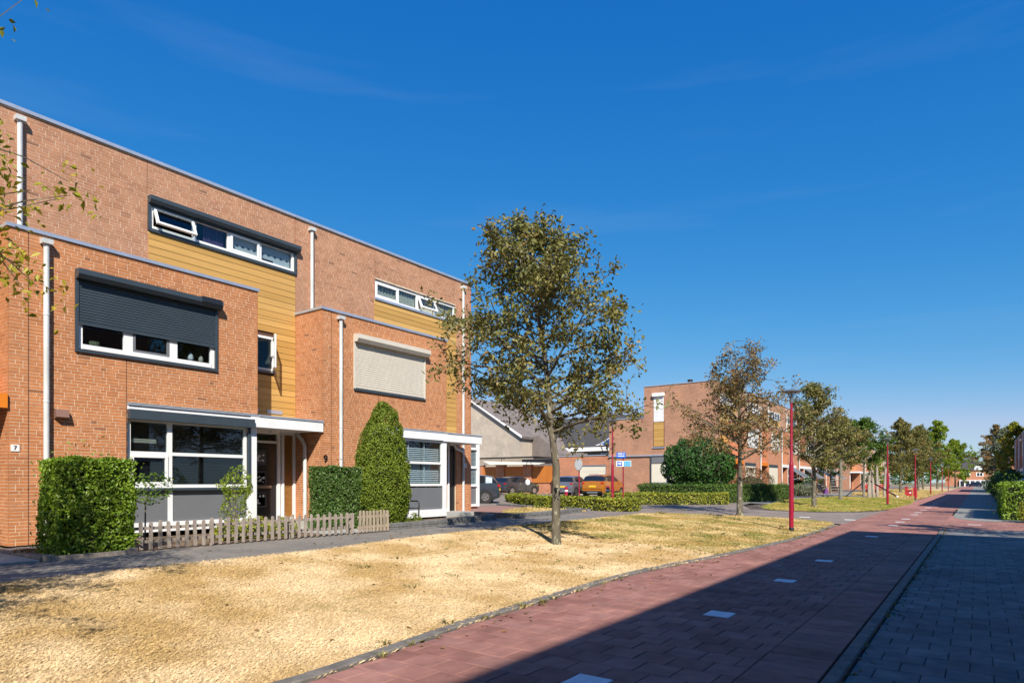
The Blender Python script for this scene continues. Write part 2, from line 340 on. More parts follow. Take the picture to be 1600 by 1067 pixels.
def leaves(name, P, size, m, parent, seed=0, normal=None, nw=1.0, droop=.35, wid=.5, tint=None, tb=0.0, kind=None):
    """one small folded leaf (4 vertices, 2 triangles) at every point of P"""
    rs = np.random.RandomState(seed); n = len(P)
    nn = rs.normal(size=(n, 3))
    if normal is not None: nn = nn*.55+normal*nw
    else: nn[:, 2] = np.abs(nn[:, 2])+.25
    nn /= np.linalg.norm(nn, axis=1)[:, None]
    d = rs.normal(size=(n, 3)); d[:, 2] -= droop*1.6
    d -= nn*np.sum(d*nn, 1)[:, None]; d /= np.linalg.norm(d, axis=1)[:, None]
    sd = np.cross(nn, d); s = size*rs.uniform(.65, 1.3, n)[:, None]
    b = P-d*s*.5; t = P+d*s*.5-nn*s*.10
    l = P+sd*s*wid*.5+nn*s*.14-d*s*.05; r = P-sd*s*wid*.5+nn*s*.14-d*s*.05
    V = np.stack([b, r, t, l], 1).reshape(-1, 3)
    i = np.arange(n)*4; F = np.concatenate([np.stack([i, i+1, i+2], 1), np.stack([i, i+2, i+3], 1)])
    if tint is None: tint = rs.beta(2, 2.6, n)
    tint = np.clip(tint+tb+rs.uniform(-.12, .12, n), 0, 1)
    return fmesh(name, V, F, np.concatenate([tint, tint]), m, parent, kind)

# ---------------------------------------------------------------- trees
def tree(name, label, loc, h, cb, rad, seed, leafm_, nleaf=5000, ls=.10, tr=.13, nb=30, sparse=0.0, group='young oaks along the cycle path', bark='bark',
         prof=None, up=.5, name2=None, twigs=6, tb=0, lean=(0, 0)):
    rd = random.Random(seed); o = thing(name, label, 'tree', loc, 0, group)
    prof = prof or (lambda t: (1.0 if t < .25 else 1-(t-.25)/.75*.82)*(.55+.45*min(1, t/.12)))
    b = MB(); k = 9; lead = []
    for i in range(k):
        t = i/(k-1); j = .035*h*t*min(1, max(0, t-.22)*3)
        lead.append(Vector((lean[0]*max(0, t-.25)+rd.uniform(-1, 1)*j*.35, lean[1]*max(0, t-.25)+rd.uniform(-1, 1)*j*.35, h*.97*t-.08*(i == 0))))
    def lp(z):
        t = max(0, min(.9999, z/(h*.97)))*(k-1); i = int(t); return lead[i].lerp(lead[i+1], t-i)
    rr = lambda z: tr*(1-z/h)**.85*.92+.008
    b.tube([lp(0)-Vector((0, 0, .1)), lp(.06), lp(.25)]+lead[1:], [tr*1.35, tr*1.25, tr*1.03]+[rr(p.z) for p in lead[1:]], 10)
    anch = []; wts = []
    for i in range(nb):
        t = (i+.3)/nb; z = cb+(h*.95-cb)*t**1.05
        a = i*2.39996+rd.uniform(-.5, .5); L = rad*prof(t)*rd.uniform(.62, 1.03)
        e = up*rd.uniform(.5, 1.3)+t*.55
        p = lp(z); pts = [p.copy()]; dv = Vector((math.cos(a)*math.cos(e), math.sin(a)*math.cos(e), math.sin(e)))
        r0 = min(rr(z)*.62, .045)
        for s in range(5):
            dv = (dv+Vector((rd.uniform(-1, 1), rd.uniform(-1, 1), rd.uniform(-.6, .8)))*.17).normalized()
            pts.append(pts[-1]+dv*L/5)
        b.tube(pts, [r0*(1-.15*q) for q in range(6)], 5, False)
        for s in range(twigs):
            q = rd.uniform(.25, 1)*4.99; ii = int(q); bp = pts[ii].lerp(pts[ii+1], q-ii)
            d2 = (dv*.5+Vector((rd.uniform(-1, 1), rd.uniform(-1, 1), rd.uniform(-.55, .7)))).normalized(); l2 = L*rd.uniform(.18, .42)
            tp = [bp]
            for u in range(3):
                d2 = (d2+Vector((rd.uniform(-1, 1), rd.uniform(-1, 1), rd.uniform(-1, .6)))*.3).normalized(); tp.append(tp[-1]+d2*l2/3)
            b.tube(tp, [.011, .009, .006, .003], 3, False)
            wgt = 1.0-sparse*(t**1.5)*rd.uniform(.6, 1.25)
            for u in range(1, 4):
                anch.append(tp[u]); wts.append(max(wgt, .0)*(1.2 if u > 1 else .7))
            if s % 2 == 0:
                d3 = (d2+Vector((rd.uniform(-1, 1), rd.uniform(-1, 1), rd.uniform(-.8, .6)))).normalized(); e3 = tp[2]+d3*l2*.6
                b.tube([tp[2], e3], [.006, .003], 3, False); anch.append(e3); wts.append(max(wgt, 0)*1.2)
    b.build('trunk', M[bark], o, True)
    rs = np.random.RandomState(seed); A = np.array([tuple(p) for p in anch]); W = np.array(wts)*rs.uniform(.15, 1.6, len(anch))**1.8; W /= W.sum()
    idx = rs.choice(len(A), nleaf, p=W); P = A[idx]+rs.normal(size=(nleaf, 3))*np.array([.075, .075, .07])*(rad/2)**.5*1.12
    ct = rs.beta(2, 3, len(A)); leaves('crown', P, ls, M[leafm_], o, seed, tint=ct[idx]*.8+.2*rs.rand(nleaf), tb=tb)
    return o

# ---------------------------------------------------------------- shrubs and hedges
def bumps(P, seed, amp, f=3.0):
    rs = np.random.RandomState(seed); s = np.zeros(len(P))
    for i in range(6):
        k = rs.normal(size=3)*f*(1+.5*i); s += np.sin(P@k+rs.uniform(0, 6))/(1+.4*i)
    return s*amp/2.6
def hedge(name, label, boxes, leafk, size, dens, seed, cat='hedge', group=None, amp=.04, gb=True, tb=0, rz=0, loc=None):
    """clipped hedge of one or more blocks (x0,x1,y0,y1,height), leaves on a lumpy shell round a twiggy core"""
    x0 = min(b[0] for b in boxes); x1 = max(b[1] for b in boxes); y0 = min(b[2] for b in boxes); y1 = max(b[3] for b in boxes)
    cx, cy = (x0+x1)/2, (y0+y1)/2; o = thing(name, label, cat, (cx, cy, gz(cx)), rz, group)
    if loc: o.location = loc
    rs = np.random.RandomState(seed); PP = []; NN = []; core = MB()
    for (a, b_, c, d, hh) in boxes:
        a -= cx; b_ -= cx; c -= cy; d -= cy; i = max(.05, size*1.3)
        core.box(a+i, b_-i, c+i, d-i, 0, hh-i)
        for ax, lo, hi, area in ((0, a, b_, (d-c)*hh), (1, c, d, (b_-a)*hh), (2, 0, hh, (b_-a)*(d-c))):
            for side in (0, 1):
                if ax == 2 and side == 0: continue
                n = int(area*dens)
                P = np.stack([rs.uniform(a, b_, n), rs.uniform(c, d, n), rs.uniform(.02, hh, n)], 1); P[:, ax] = (lo, hi)[side]
                N = np.zeros((n, 3)); N[:, ax] = (-1, 1)[side]; N += np.array([0, 0, .25])
                PP.append(P); NN.append(N)
    P = np.concatenate(PP); N = np.concatenate(NN)
    for (a, b_, c, d, hh) in boxes:     # round the edges
        pass
    off = bumps(P, seed, amp)-rs.exponential(size*.55, len(P))
    st = rs.rand(len(P)) < .03; off = off+st*rs.exponential(size*1.3, len(P))
    P = P+N*off[:, None]; pt = bumps(P, seed+5, .55, 1.6)+bumps(P, seed+9, .3, 7)
    keep = rs.rand(len(P)) > np.clip((.22-P[:, 2])*2.2, 0, .55); P = P[keep]; N = N[keep]; pt = pt[keep]
    P[:, 2] = np.maximum(P[:, 2], .02)
    core.build('branches', M['core'], o)
    leaves('foliage', P, size, M[leafk], o, seed, normal=N, nw=.75, droop=.3, wid=.55, tb=tb, tint=np.clip(rs.beta(2, 2.6, len(P))+pt*.35, 0, 1))
    return o
def shrub(name, label, loc, prof, leafk, size, n, seed, cat='shrub', group=None, amp=.06, stems=0, sx=1, sy=1, core=.72, nw=.7, tb=0, trunk=None, wid=.55):
    """a rounded or conical shrub: leaves on the lumpy surface of a profile [(r,z)...]"""
    o = thing(name, label, cat, loc, 0, group); rs = np.random.RandomState(seed)
    pr = np.array(prof, float); seg = np.hypot(*(pr[1:]-pr[:-1]).T); rm = (pr[1:, 0]+pr[:-1, 0])/2+.02; wt = seg*rm; wt /= wt.sum()
    si = rs.choice(len(seg), n, p=wt); t = rs.rand(n)[:, None]; rz_ = pr[si]*(1-t)+pr[si+1]*t; a = rs.uniform(0, 2*math.pi, n)
    dr = (pr[1:]-pr[:-1])[si]; nr = np.stack([dr[:, 1], -dr[:, 0]], 1); nr /= (np.linalg.norm(nr, axis=1)[:, None]+1e-9)
    P = np.stack([rz_[:, 0]*np.cos(a)*sx, rz_[:, 0]*np.sin(a)*sy, rz_[:, 1]], 1); N = np.stack([nr[:, 0]*np.cos(a), nr[:, 0]*np.sin(a), nr[:, 1]], 1)
    P = P+N*(bumps(P, seed, amp, 3.2)-rs.exponential(size*.8, n))[:, None]
    P[:, 2] = np.maximum(P[:, 2], .02)
    if core:
        c = MB(); zc = (pr[0, 1]+pr[-1, 1])/2
        c.lathe([(r*core*min(sx, sy), zc+(z-zc)*core if pr[0, 1] > .2 else z*core) for r, z in prof], 10); c.build('branches', M['core'], o)
    if trunk:
        b = MB(); b.tube([(0, 0, -.05), (.01, 0, trunk[0]*.5), (0, .01, trunk[0])], [trunk[1], trunk[1]*.85, trunk[1]*.8], 8); b.build('trunk', M['bark'], o, True)
    if stems:
        b = MB()
        for i in range(stems):
            q = P[rs.randint(n)]; b.tube([(rs.uniform(-.05, .05), rs.uniform(-.05, .05), 0), tuple(q*.5+np.array([0, 0, .05])), tuple(q)], [.012, .008, .004], 4, False)
        b.build('stems', M['twig'], o)
    leaves('foliage', P, size, M[leafk], o, seed, normal=N, nw=nw, droop=.3, wid=wid, tb=tb)
    return o

# ---------------------------------------------------------------- ground sheets that follow the terrain
def sheet(name, poly, off, m, parent=None, kind='structure', thick=0):
    import bmesh
    bm = bmesh.new(); vs = [bm.verts.new((x, y, 0)) for x, y in poly]; bm.faces.new(vs)
    bmesh.ops.triangulate(bm, faces=bm.faces[:])
    for xx in (-4.3, -9.3, -18, -26):
        bmesh.ops.bisect_plane(bm, geom=bm.verts[:]+bm.edges[:]+bm.faces[:], plane_co=(xx, 0, 0), plane_no=(1, 0, 0))
    for v in bm.verts: v.co.z = gz(v.co.x)+off
    bm.normal_update()
    for f in bm.faces:
        if f.normal.z < 0: f.normal_flip()
    me = bpy.data.meshes.new(name); bm.to_mesh(me); bm.free(); me.materials.append(m)
    o = bpy.data.objects.new(name, me); C.objects.link(o); o.parent = parent
    if parent is None: o['kind'] = kind
    return o

# ---------------------------------------------------------------- the ground, the lawns and the paving
def interp(tab, y):
    for (a, b), (c, d) in zip(tab, tab[1:]):
        if y <= c: t = (y-a)/(c-a); t = max(0, t); t = t*t*(3-2*t)*.5+t*.5; return b+(d-b)*t
    return tab[-1][1]
KL = [(-6, -3.98), (3, -4.02), (5.5, -4.30), (9.3, -4.44), (14.5, -3.98), (17.4, -3.80), (21, -3.78), (24, -3.9)]
kx = lambda y: interp(KL, y)
sheet('ground', [(-700, -60), (700, -60), (700, 1200), (-26, 1200), (-26, 60), (-700, 60)], -.03, M['ground'])
sheet('ground', [(-700, 60), (-26, 60), (-26, 1200), (-700, 1200)], -.03, M['ground'])
sheet('side_street', [(-75, 16.8), (-13.2, 16.8), (-9.75, 19), (-9.9, 21.4), (-8.6, 23.3), (-7.3, 24.7), (-5.9, 25.7), (-4.7, 26.2), (-3.9, 25.2), (-3.86, 24), (-3.86, 39),
      (-4.2, 36.8), (-4.8, 34.6), (-6.2, 31.4), (-8.2, 29.2), (-9.6, 33), (-11.2, 43), (-11.2, 200), (-75, 200)], .006, M['clinker'])
FP = [(-10, -9.1), (7, -9.1), (9, -9.35), (15, -9.75), (19, -9.8)]
sheet('footpath', [(-11.25, -10)]+[(x, y) for y, x in FP]+[(-12.9, 19.0), (-12.3, 16.4), (-11.6, 12), (-11.25, 10.6)], .012, M['pathclinker'])
yy = [i*.5 for i in range(-12, 49)]
lawn_poly = [(kx(y)-.13, y) for y in yy]+[(-4.35, 25.7), (-4.9, 25.9), (-5.9, 25.5), (-7.2, 24.5), (-8.5, 23.1), (-9.7, 21.4), (-9.65, 19), (-9.63, 15), (-9.27, 9), (-9.0, 7), (-9.0, -6)]
lawn2 = [(-3.9, 40), (-4.4, 37.2), (-4.95, 34.9), (-6.2, 31.8), (-7.6, 30.2), (-8.3, 31.4), (-8.9, 36), (-9.6, 43), (-9.0, 56), (-6.5, 60.5), (-4.1, 61), (-3.7, 50)]
lawn3 = [(-4.1, 63.2), (-9.0, 63.2), (-10.5, 75), (-10.5, 200), (-3.95, 200), (-3.95, 90)]
LW = []
for nm, pl in (('lawn', lawn_poly), ('lawn', lawn2), ('lawn', lawn3)): LW.append(sheet(nm, pl, .03, M['straw']))
sheet('playground_paving', [(-9.6, 43), (-8.9, 36), (-11.4, 36), (-11.4, 110), (-10.6, 110), (-10.6, 75), (-9.1, 63.2), (-3.96, 63.2), (-3.96, 61), (-6.5, 60.5), (-9.0, 56)], .014, M['fargrey'])
# grass: tufts of blades spread over the lawns
def tuft(name, nb, hh, spread, seed, m):
    rd = random.Random(seed); b = MB()
    for i in range(nb):
        a = rd.uniform(0, 6.28); r = rd.uniform(0, spread); x, y = r*math.cos(a), r*math.sin(a); L = hh*rd.uniform(.5, 1.3); a2 = rd.uniform(0, 6.28)
        ln = (rd.uniform(.7, 2.1) if hh < .04 else rd.uniform(.2, 1.3))*L; wd = .0014 if hh < .03 else .0026; dx, dy = math.cos(a2), math.sin(a2)
        b.add([(x-dy*wd, y+dx*wd, -.004), (x+dy*wd, y-dx*wd, -.004), (x+dx*ln*.5-dy*wd, y+dy*ln*.5+dx*wd, L*.7), (x+dx*ln, y+dy*ln, L*.85)], [(0, 1, 2), (1, 3, 2)])
    return b.mesh(name, m)
def scatter(target, dens, me, seed, smin, smax, near=None):
    """spread a tuft mesh over the surface with a geometry-node modifier"""
    src = bpy.data.objects.new('grass_tuft', me)
    ng = bpy.data.node_groups.new('spread_grass', 'GeometryNodeTree')
    ng.interface.new_socket('Geometry', in_out='INPUT', socket_type='NodeSocketGeometry'); ng.interface.new_socket('Geometry', in_out='OUTPUT', socket_type='NodeSocketGeometry')
    n = ng.nodes; l = ng.links; gi = n.new('NodeGroupInput'); go = n.new('NodeGroupOutput')
    d = n.new('GeometryNodeDistributePointsOnFaces'); d.inputs['Density'].default_value = dens; d.inputs['Seed'].default_value = seed
    oi = n.new('GeometryNodeObjectInfo'); oi.inputs['Object'].default_value = src
    ins = n.new('GeometryNodeInstanceOnPoints')
    rv = n.new('FunctionNodeRandomValue'); rv.data_type = 'FLOAT_VECTOR'; rv.inputs[0].default_value = (0, 0, 0); rv.inputs[1].default_value = (0, 0, 6.283)
    rs = n.new('FunctionNodeRandomValue'); rs.inputs[2].default_value = smin; rs.inputs[3].default_value = smax
    l.new(gi.outputs[0], d.inputs['Mesh']); l.new(d.outputs['Points'], ins.inputs['Points']); l.new(oi.outputs['Geometry'], ins.inputs['Instance'])
    l.new(rv.outputs[0], ins.inputs['Rotation']); l.new([q for q in rs.outputs if q.enabled][0], ins.inputs['Scale']); l.new(ins.outputs[0], go.inputs[0])
    md = target.modifiers.new('grass', 'NODES'); md.node_group = ng
near_poly = [(kx(y)-.10, y) for y in yy if y <= 13]+[(-9.55, 13), (-9.27, 9), (-9.0, 7), (-9.0, 0)]
near_poly = [p for p in near_poly if p[1] >= 0]
far_poly = [(kx(y)-.10, y) for y in yy if y >= 13]+[(-4.35, 25.7), (-4.9, 25.9), (-5.9, 25.5), (-7.2, 24.5), (-8.5, 23.1), (-9.7, 21.4), (-9.65, 19), (-9.6, 13)]
g1 = sheet('dry_grass', near_poly, .026, M['straw']); g1['kind'] = 'stuff'; scatter(g1, 700, tuft('tuft', 34, .021, .13, 1, M['grass_dry']), 1, .7, 1.3)
g2 = sheet('dry_grass', far_poly, .026, M['straw']); g2['kind'] = 'stuff'; scatter(g2, 300, tuft('tuft', 16, .030, .09, 2, M['grass_mid']), 2, .6, 1.4)
g3 = sheet('grass', lawn2, .026, M['straw']); g3['kind'] = 'stuff'; scatter(g3, 110, tuft('tuft', 12, .06, .09, 3, M['grass_green']), 3, .6, 1.4)
g4 = sheet('grass', [(-4.1, 63.2), (-9.0, 63.2), (-10.5, 75), (-10.5, 120), (-3.95, 120), (-3.95, 90)], .026, M['straw']); g4['kind'] = 'stuff'; scatter(g4, 30, tuft('tuft', 12, .09, .12, 4, M['grass_mid']), 4, .6, 1.4)
for o_, lb in ((g1, 'dried straw-coloured grass of the verge beside the cycle path'), (g2, 'half dried grass with green patches round the second young oak'),
               (g3, 'greener grass of the verge with the playground posts'), (g4, 'dry grass strip beyond the red litter bin')): tag(o_, lb, 'grass')
# weeds in the lawn and along the kerbs
wd = MB(); rd = random.Random(5)
def blades(b, x, y, z, n, hh, sp):
    for i in range(n):
        a = rd.uniform(0, 6.28); L = hh*rd.uniform(.5, 1.2); w_ = hh*.07+.002; dx, dy = math.cos(a), math.sin(a); s0 = rd.uniform(0, sp)
        px, py = x+dx*s0, y+dy*s0; ln = L*rd.uniform(.5, 1.6)
        b.add([(px-dy*w_, py+dx*w_, z), (px+dy*w_, py-dx*w_, z), (px+dx*ln*.5+dy*w_, py+dy*ln*.5-dx*w_, z+L*.75), (px+dx*ln*.5-dy*w_, py+dy*ln*.5+dx*w_, z+L*.75), (px+dx*ln, py+dy*ln, z+L*.7)], [(0, 1, 2, 3), (3, 2, 4)])
for i in range(110):
    y = rd.triangular(4, 24, 17); x = rd.uniform(-9, kx(y)-.2); b0 = rd.random()
    blades(wd, x, y, gz(x)+.03, rd.randint(8, 26), rd.uniform(.03, .07), rd.uniform(.03, .16))
for i in range(46):
    y = rd.uniform(2.5, 24); x = kx(y)-rd.choice((.16, -.02))+rd.uniform(-.03, .03); blades(wd, x, y, .03, rd.randint(6, 16), rd.uniform(.03, .08), .05)
for i in range(26):
    y = rd.uniform(4.5, 21); blades(wd, -.79+rd.uniform(-.03, .04), y, .03, rd.randint(4, 9), rd.uniform(.015, .04), .06)
for i in range(30):
    y = rd.uniform(16, 25); x = rd.uniform(-9.6, -4.2) if y > 20 else rd.uniform(-9.4, -4.2); blades(wd, x, y, gz(x)+.03, 18, rd.uniform(.05, .12), .22)
wo = wd.build('weeds', M['leaf_oak'], None, kind='stuff'); tag(wo, 'small green weeds scattered in the dry verge and kerb joints', 'weeds')

path = setting('cycle_path'); foot = setting('pavement')
sheet('bedding', [(-4.4, -8), (-.8, -8), (-.8, 24.3), (6.6, 24.3), (6.6, 29.8), (-.5, 29.8), (-.9, 33), (-.9, 42), (-3.9, 42), (-3.86, 24), (-4.5, 24)], .008, M['sand'], path)
sheet('bedding', [(-.8, -8), (3.4, -8), (3.4, 24.3), (-.8, 24.3)], .008, M['sand'], foot)
sheet('cycle_path', [(-3.95, 41.9), (-.86, 41.9), (-.86, 420), (-3.95, 420)], .028, M['farred'])
sheet('cycle_path', [(-.96, 29.4), (3.4, 29.4), (3.4, 30.2), (.9, 34.4), (-.96, 34.4)], .024, M['farred'])
def rounded(y): # where the pavement beyond the crossing starts
    return -.86 if y > 33 else -.86+ (max(0, 33-y)/3.4)**3*.9
sheet('pavement', [(3.4, 29.55), (1.2, 29.62), (.2, 29.9), (-.3, 30.5), (-.62, 31.3), (-.80, 32.4), (-.86, 34), (-.86, 420), (1.9, 420), (1.9, 36), (3.4, 34)], .030, M['fargrey'])
ML = [[], []]; PB = (MB(), MB())
def paver_mesh(m, w_, l_, nv, seed):
    out = []; r_ = random.Random(seed)
    for i in range(nv):
        b = MB(); b.tint = (i+.5)/nv; a, c = w_/2, l_/2; t = [r_.uniform(-.0016, .0016) for _ in range(4)]; e = .006
        vs = [(-a, -c, -.02), (a, -c, -.02), (a, c, -.02), (-a, c, -.02), (-a, -c, -.005), (a, -c, -.005), (a, c, -.005), (-a, c, -.005)]
        vs += [(-a+e, -c+e, t[0]), (a-e, -c+e, t[1]), (a-e, c-e, t[2]), (-a+e, c-e, t[3])]
        b.add(vs, [(0, 1, 5, 4), (1, 2, 6, 5), (2, 3, 7, 6), (3, 0, 4, 7), (4, 5, 9, 8), (5, 6, 10, 9), (6, 7, 11, 10), (7, 4, 8, 11), (8, 9, 10, 11)])
        out.append(b.mesh('paver', m))
    return out
def addpav(b, cx, cy, w_, l_, z, tint, r_):
    a, c, e = w_/2, l_/2, .006; t = [r_.uniform(-.0016, .0016) for _ in range(4)]; b.tint = tint
    vs = [(cx-a, cy-c, z-.018), (cx+a, cy-c, z-.018), (cx+a, cy+c, z-.018), (cx-a, cy+c, z-.018), (cx-a, cy-c, z-.005), (cx+a, cy-c, z-.005), (cx+a, cy+c, z-.005), (cx-a, cy+c, z-.005),
          (cx-a+e, cy-c+e, z+t[0]), (cx+a-e, cy-c+e, z+t[1]), (cx+a-e, cy+c-e, z+t[2]), (cx-a+e, cy+c-e, z+t[3])]
    b.add(vs, [(0, 1, 5, 4), (1, 2, 6, 5), (2, 3, 7, 6), (3, 0, 4, 7), (4, 5, 9, 8), (5, 6, 10, 9), (6, 7, 11, 10), (7, 4, 8, 11), (8, 9, 10, 11)])
fx, fy = -.5886, .8084
def depth(x, y): return x*fx+y*fy
def inview(x, y):
    d = depth(x, y); r = x*fy-y*fx*1.0
    r = x*.8084+y*.5886
    return d > 4.55 and abs(r/d) < .83
WY = [4.15, 7.1, 10.2, 13.25, 16.5, 19.8, 22.55, 25.1, 27.4, 29.8, 32.1, 34.2, 36.6, 40.2]
G = .30; full = [[], []]; rest = [[], []]; whites = []
rw = random.Random(11)
nrow = int(50/G)
for j in range(nrow):
    cy = -8+(j+.5)*G
    off = 0 if j % 2 == 0 else G/2
    wy = [q for q in WY if abs(q-cy) <= G/2]
    # red
    xr_lim = -1.465 if not 24.4 < cy < 29.6 else 6.5
    xl = (kx(cy) if cy < 24 else (-3.86)) + .02
    x = -2.485-G*8+off
    while x < xr_lim-.01:
        a, b_ = max(x, xl), min(x+G, xr_lim)
        if b_-a > .05:
            isw = bool(wy) and abs((x+G/2)-(-2.335+(off if off else 0)-(G/2 if off else 0))) < .08
            item = ((a+b_)/2, cy, b_-a-.005, G-.005)
            if isw: whites.append((-2.335, cy, .285, .285)) if off == 0 else whites.append(item)
            elif b_-a > G-.001 and inview(*item[:2]) and cy < 42: full[0].append(item)
            elif cy < 42: rest[0].append(item)
        x += G
    if not 24.4 < cy < 29.6 and cy < 42: rest[0].append(((-1.465-.955)/2, cy, .505, G-.004))
    # grey
    if cy < 24.3:
        x = -.80+off-(G if off else 0)
        while x < 3.3:
            a, b_ = max(x, -.80), x+G
            if b_-a > .05:
                item = ((a+b_)/2, cy, b_-a-.005, G-.005)
                (full if b_-a > G-.001 and inview(*item[:2]) else rest)[1].append(item)
            x += G
for k, (par, m, mw) in enumerate(((path, M['redpaver'], 'redpaver'), (foot, M['greypaver'], 'greypaver'))):
    full[k].sort(key=lambda q: depth(q[0], q[1])); var = paver_mesh(m, G-.005, G-.005, 6, 3+k)
    r2 = random.Random(k)
    for q in full[k][:295]:
        o = bpy.data.objects.new('paver', r2.choice(var)); C.objects.link(o); o.parent = par; o.location = (q[0], q[1], .030+r2.uniform(-.0012, .0012)); o.rotation_euler = (0, 0, r2.choice((0, math.pi))+r2.uniform(-.006, .006))
    b = MB()
    for q in full[k][295:]+rest[k]: addpav(b, q[0], q[1], q[2], q[3], .030+r2.uniform(-.001, .001), r2.random(), r2)
    b.build('paving', m, par, kind='stuff')
for q in whites:
    b = MB(); addpav(b, 0, 0, q[2], q[3], 0, .5, rw); b.build('white_paver', M['whitetile'], path, loc=(q[0], q[1], .032), label='white centre line tile')
for x, y in [(-2.33, v) for v in (44, 48, 52, 57, 62, 68, 74, 80, 88)]:
    b = MB(); addpav(b, 0, 0, .3, .3, 0, .5, rw); b.build('white_paver', M['whitetile'], path, loc=(x, y, .037))
for x, y in ((-4.05, 28.0), (-5.55, 27.3), (-.1, 27.2)):
    b = MB(); addpav(b, 0, 0, .38, .10, 0, .5, rw); b.build('white_paver', M['whitetile'], path, loc=(x, y, gz(x)+.038))
# kerbs
def kerb(parent, pts, w_, z0, z1, m, joint=.006):
    for (x0, y0), (x1, y1) in zip(pts, pts[1:]):
        d = Vector((x1-x0, y1-y0, 0)); L = d.length; d.normalize(); c = Vector(((x0+x1)/2, (y0+y1)/2, 0)); s = Vector((d.y, -d.x, 0))
        b = MB(); e = .012; h = L/2-joint/2; a = w_/2
        vs = []
        for t in (-h, h):
            for q, z in ((-a, z0), (-a, z1-e), (-a+e, z1), (a-e, z1), (a, z1-e), (a, z0)): vs.append(tuple(d*t+s*q+Vector((0, 0, z))))
        b.add(vs, [(i, i+6, i+7, i+1) for i in range(5)]+[(0, 1, 2, 3, 4, 5), (11, 10, 9, 8, 7, 6)])
        b.build('kerbstone', m, parent, loc=(c.x, c.y, gz(c.x)))
kerb(path, [(kx(y)-.065, y) for y in [i*1.0 for i in range(0, 25)]], .13, -.05, .052, M['kerb'])
kerb(foot, [(-.875, y) for y in [i*1.0 for i in range(1, 25)]], .11, -.05, .048, M['kerb'])
kerb(setting('footpath_edging'), [(interp(FP, y)+.05, y) for y in [i*1.0 for i in range(0, 20)]], .06, -.05, .036, M['kerb'])

# ---------------------------------------------------------------- terraced houses
W = 6.715
CH = .0615                       # brick course
def rects(u0, u1, z0, z1, ops):
    us = sorted({u0, u1}|{v for o in ops for v in o[:2] if u0 < v < u1}); zs = sorted({z0, z1}|{v for o in ops for v in o[2:4] if z0 < v < z1}); out = []
    for a, b in zip(us, us[1:]):
        run = None
        for c, d in zip(zs, zs[1:]):
            mu, mz = (a+b)/2, (c+d)/2
            if any(o[0] < mu < o[1] and o[2] < mz < o[3] for o in ops):
                if run: out.append((a, b, *run)); run = None
            else: run = (run[0], d) if run else (c, d)
        if run: out.append((a, b, *run))
    return out
def lay(u0, u1, z0, z1, ops, rd):
    """courses of stretchers and headers, cut at the openings -> (u0,u1,z0,z1,full)"""
    out = []; j = 0; z = z0
    while z+.02 < z1:
        za, zb = z+.0055, min(z+CH-.0055, z1)
        gaps = sorted((max(o[0], u0), min(o[1], u1)) for o in ops if o[2] < zb-.01 and o[3] > za+.01 and o[1] > u0 and o[0] < u1)
        segs = []; p = u0
        for a, b in gaps:
            if a > p: segs.append((p, a))
            p = max(p, b)
        if p < u1: segs.append((p, u1))
        for a, b in segs:
            u = a-((.0, .11, .055, .165)[j % 4]+rd.choice((0, 0, .11))) % .22
            row = []
            while u < b:
                L = .10 if rd.random() < .22 else .21
                c, d = max(u+.0055, a), min(u+L+.0055, b)
                if d-c > .002: row.append([c, d, L])
                u += L+.011
            if len(row) > 1 and row[0][1]-row[0][0] < .055: row[1][0] = row[0][0]; row.pop(0)
            if len(row) > 1 and row[-1][1]-row[-1][0] < .055: row[-2][1] = row[-1][1]; row.pop()
            if row:
                if row[0][0]-a < .03: row[0][0] = a
                if b-row[-1][1] < .03: row[-1][1] = b
            for c, d, L in row: out.append((c, d, za, zb, L > .2 and abs(d-c-L) < 1e-6 and abs(zb-za-(CH-.011)) < 1e-6))
        z += CH; j += 1
    return out
BMESH = {}
def brick_var(key, ax):
    if (key, ax) not in BMESH:
        out = []
        for i in range(6):
            b = MB(); b.tint = (i+.5)/6; h, l2 = (CH-.011)/2, .105
            if ax == 'x': b.box(-.012, 0, -l2, l2, -h, h, 'l')
            else: b.box(-l2, l2, 0, .012, -h, h, 'k')
            mm = MIRROR[0]; MIRROR[0] = None; out.append(b.mesh('brick', M[key])); MIRROR[0] = mm
        BMESH[(key, ax)] = out
    return BMESH[(key, ax)]
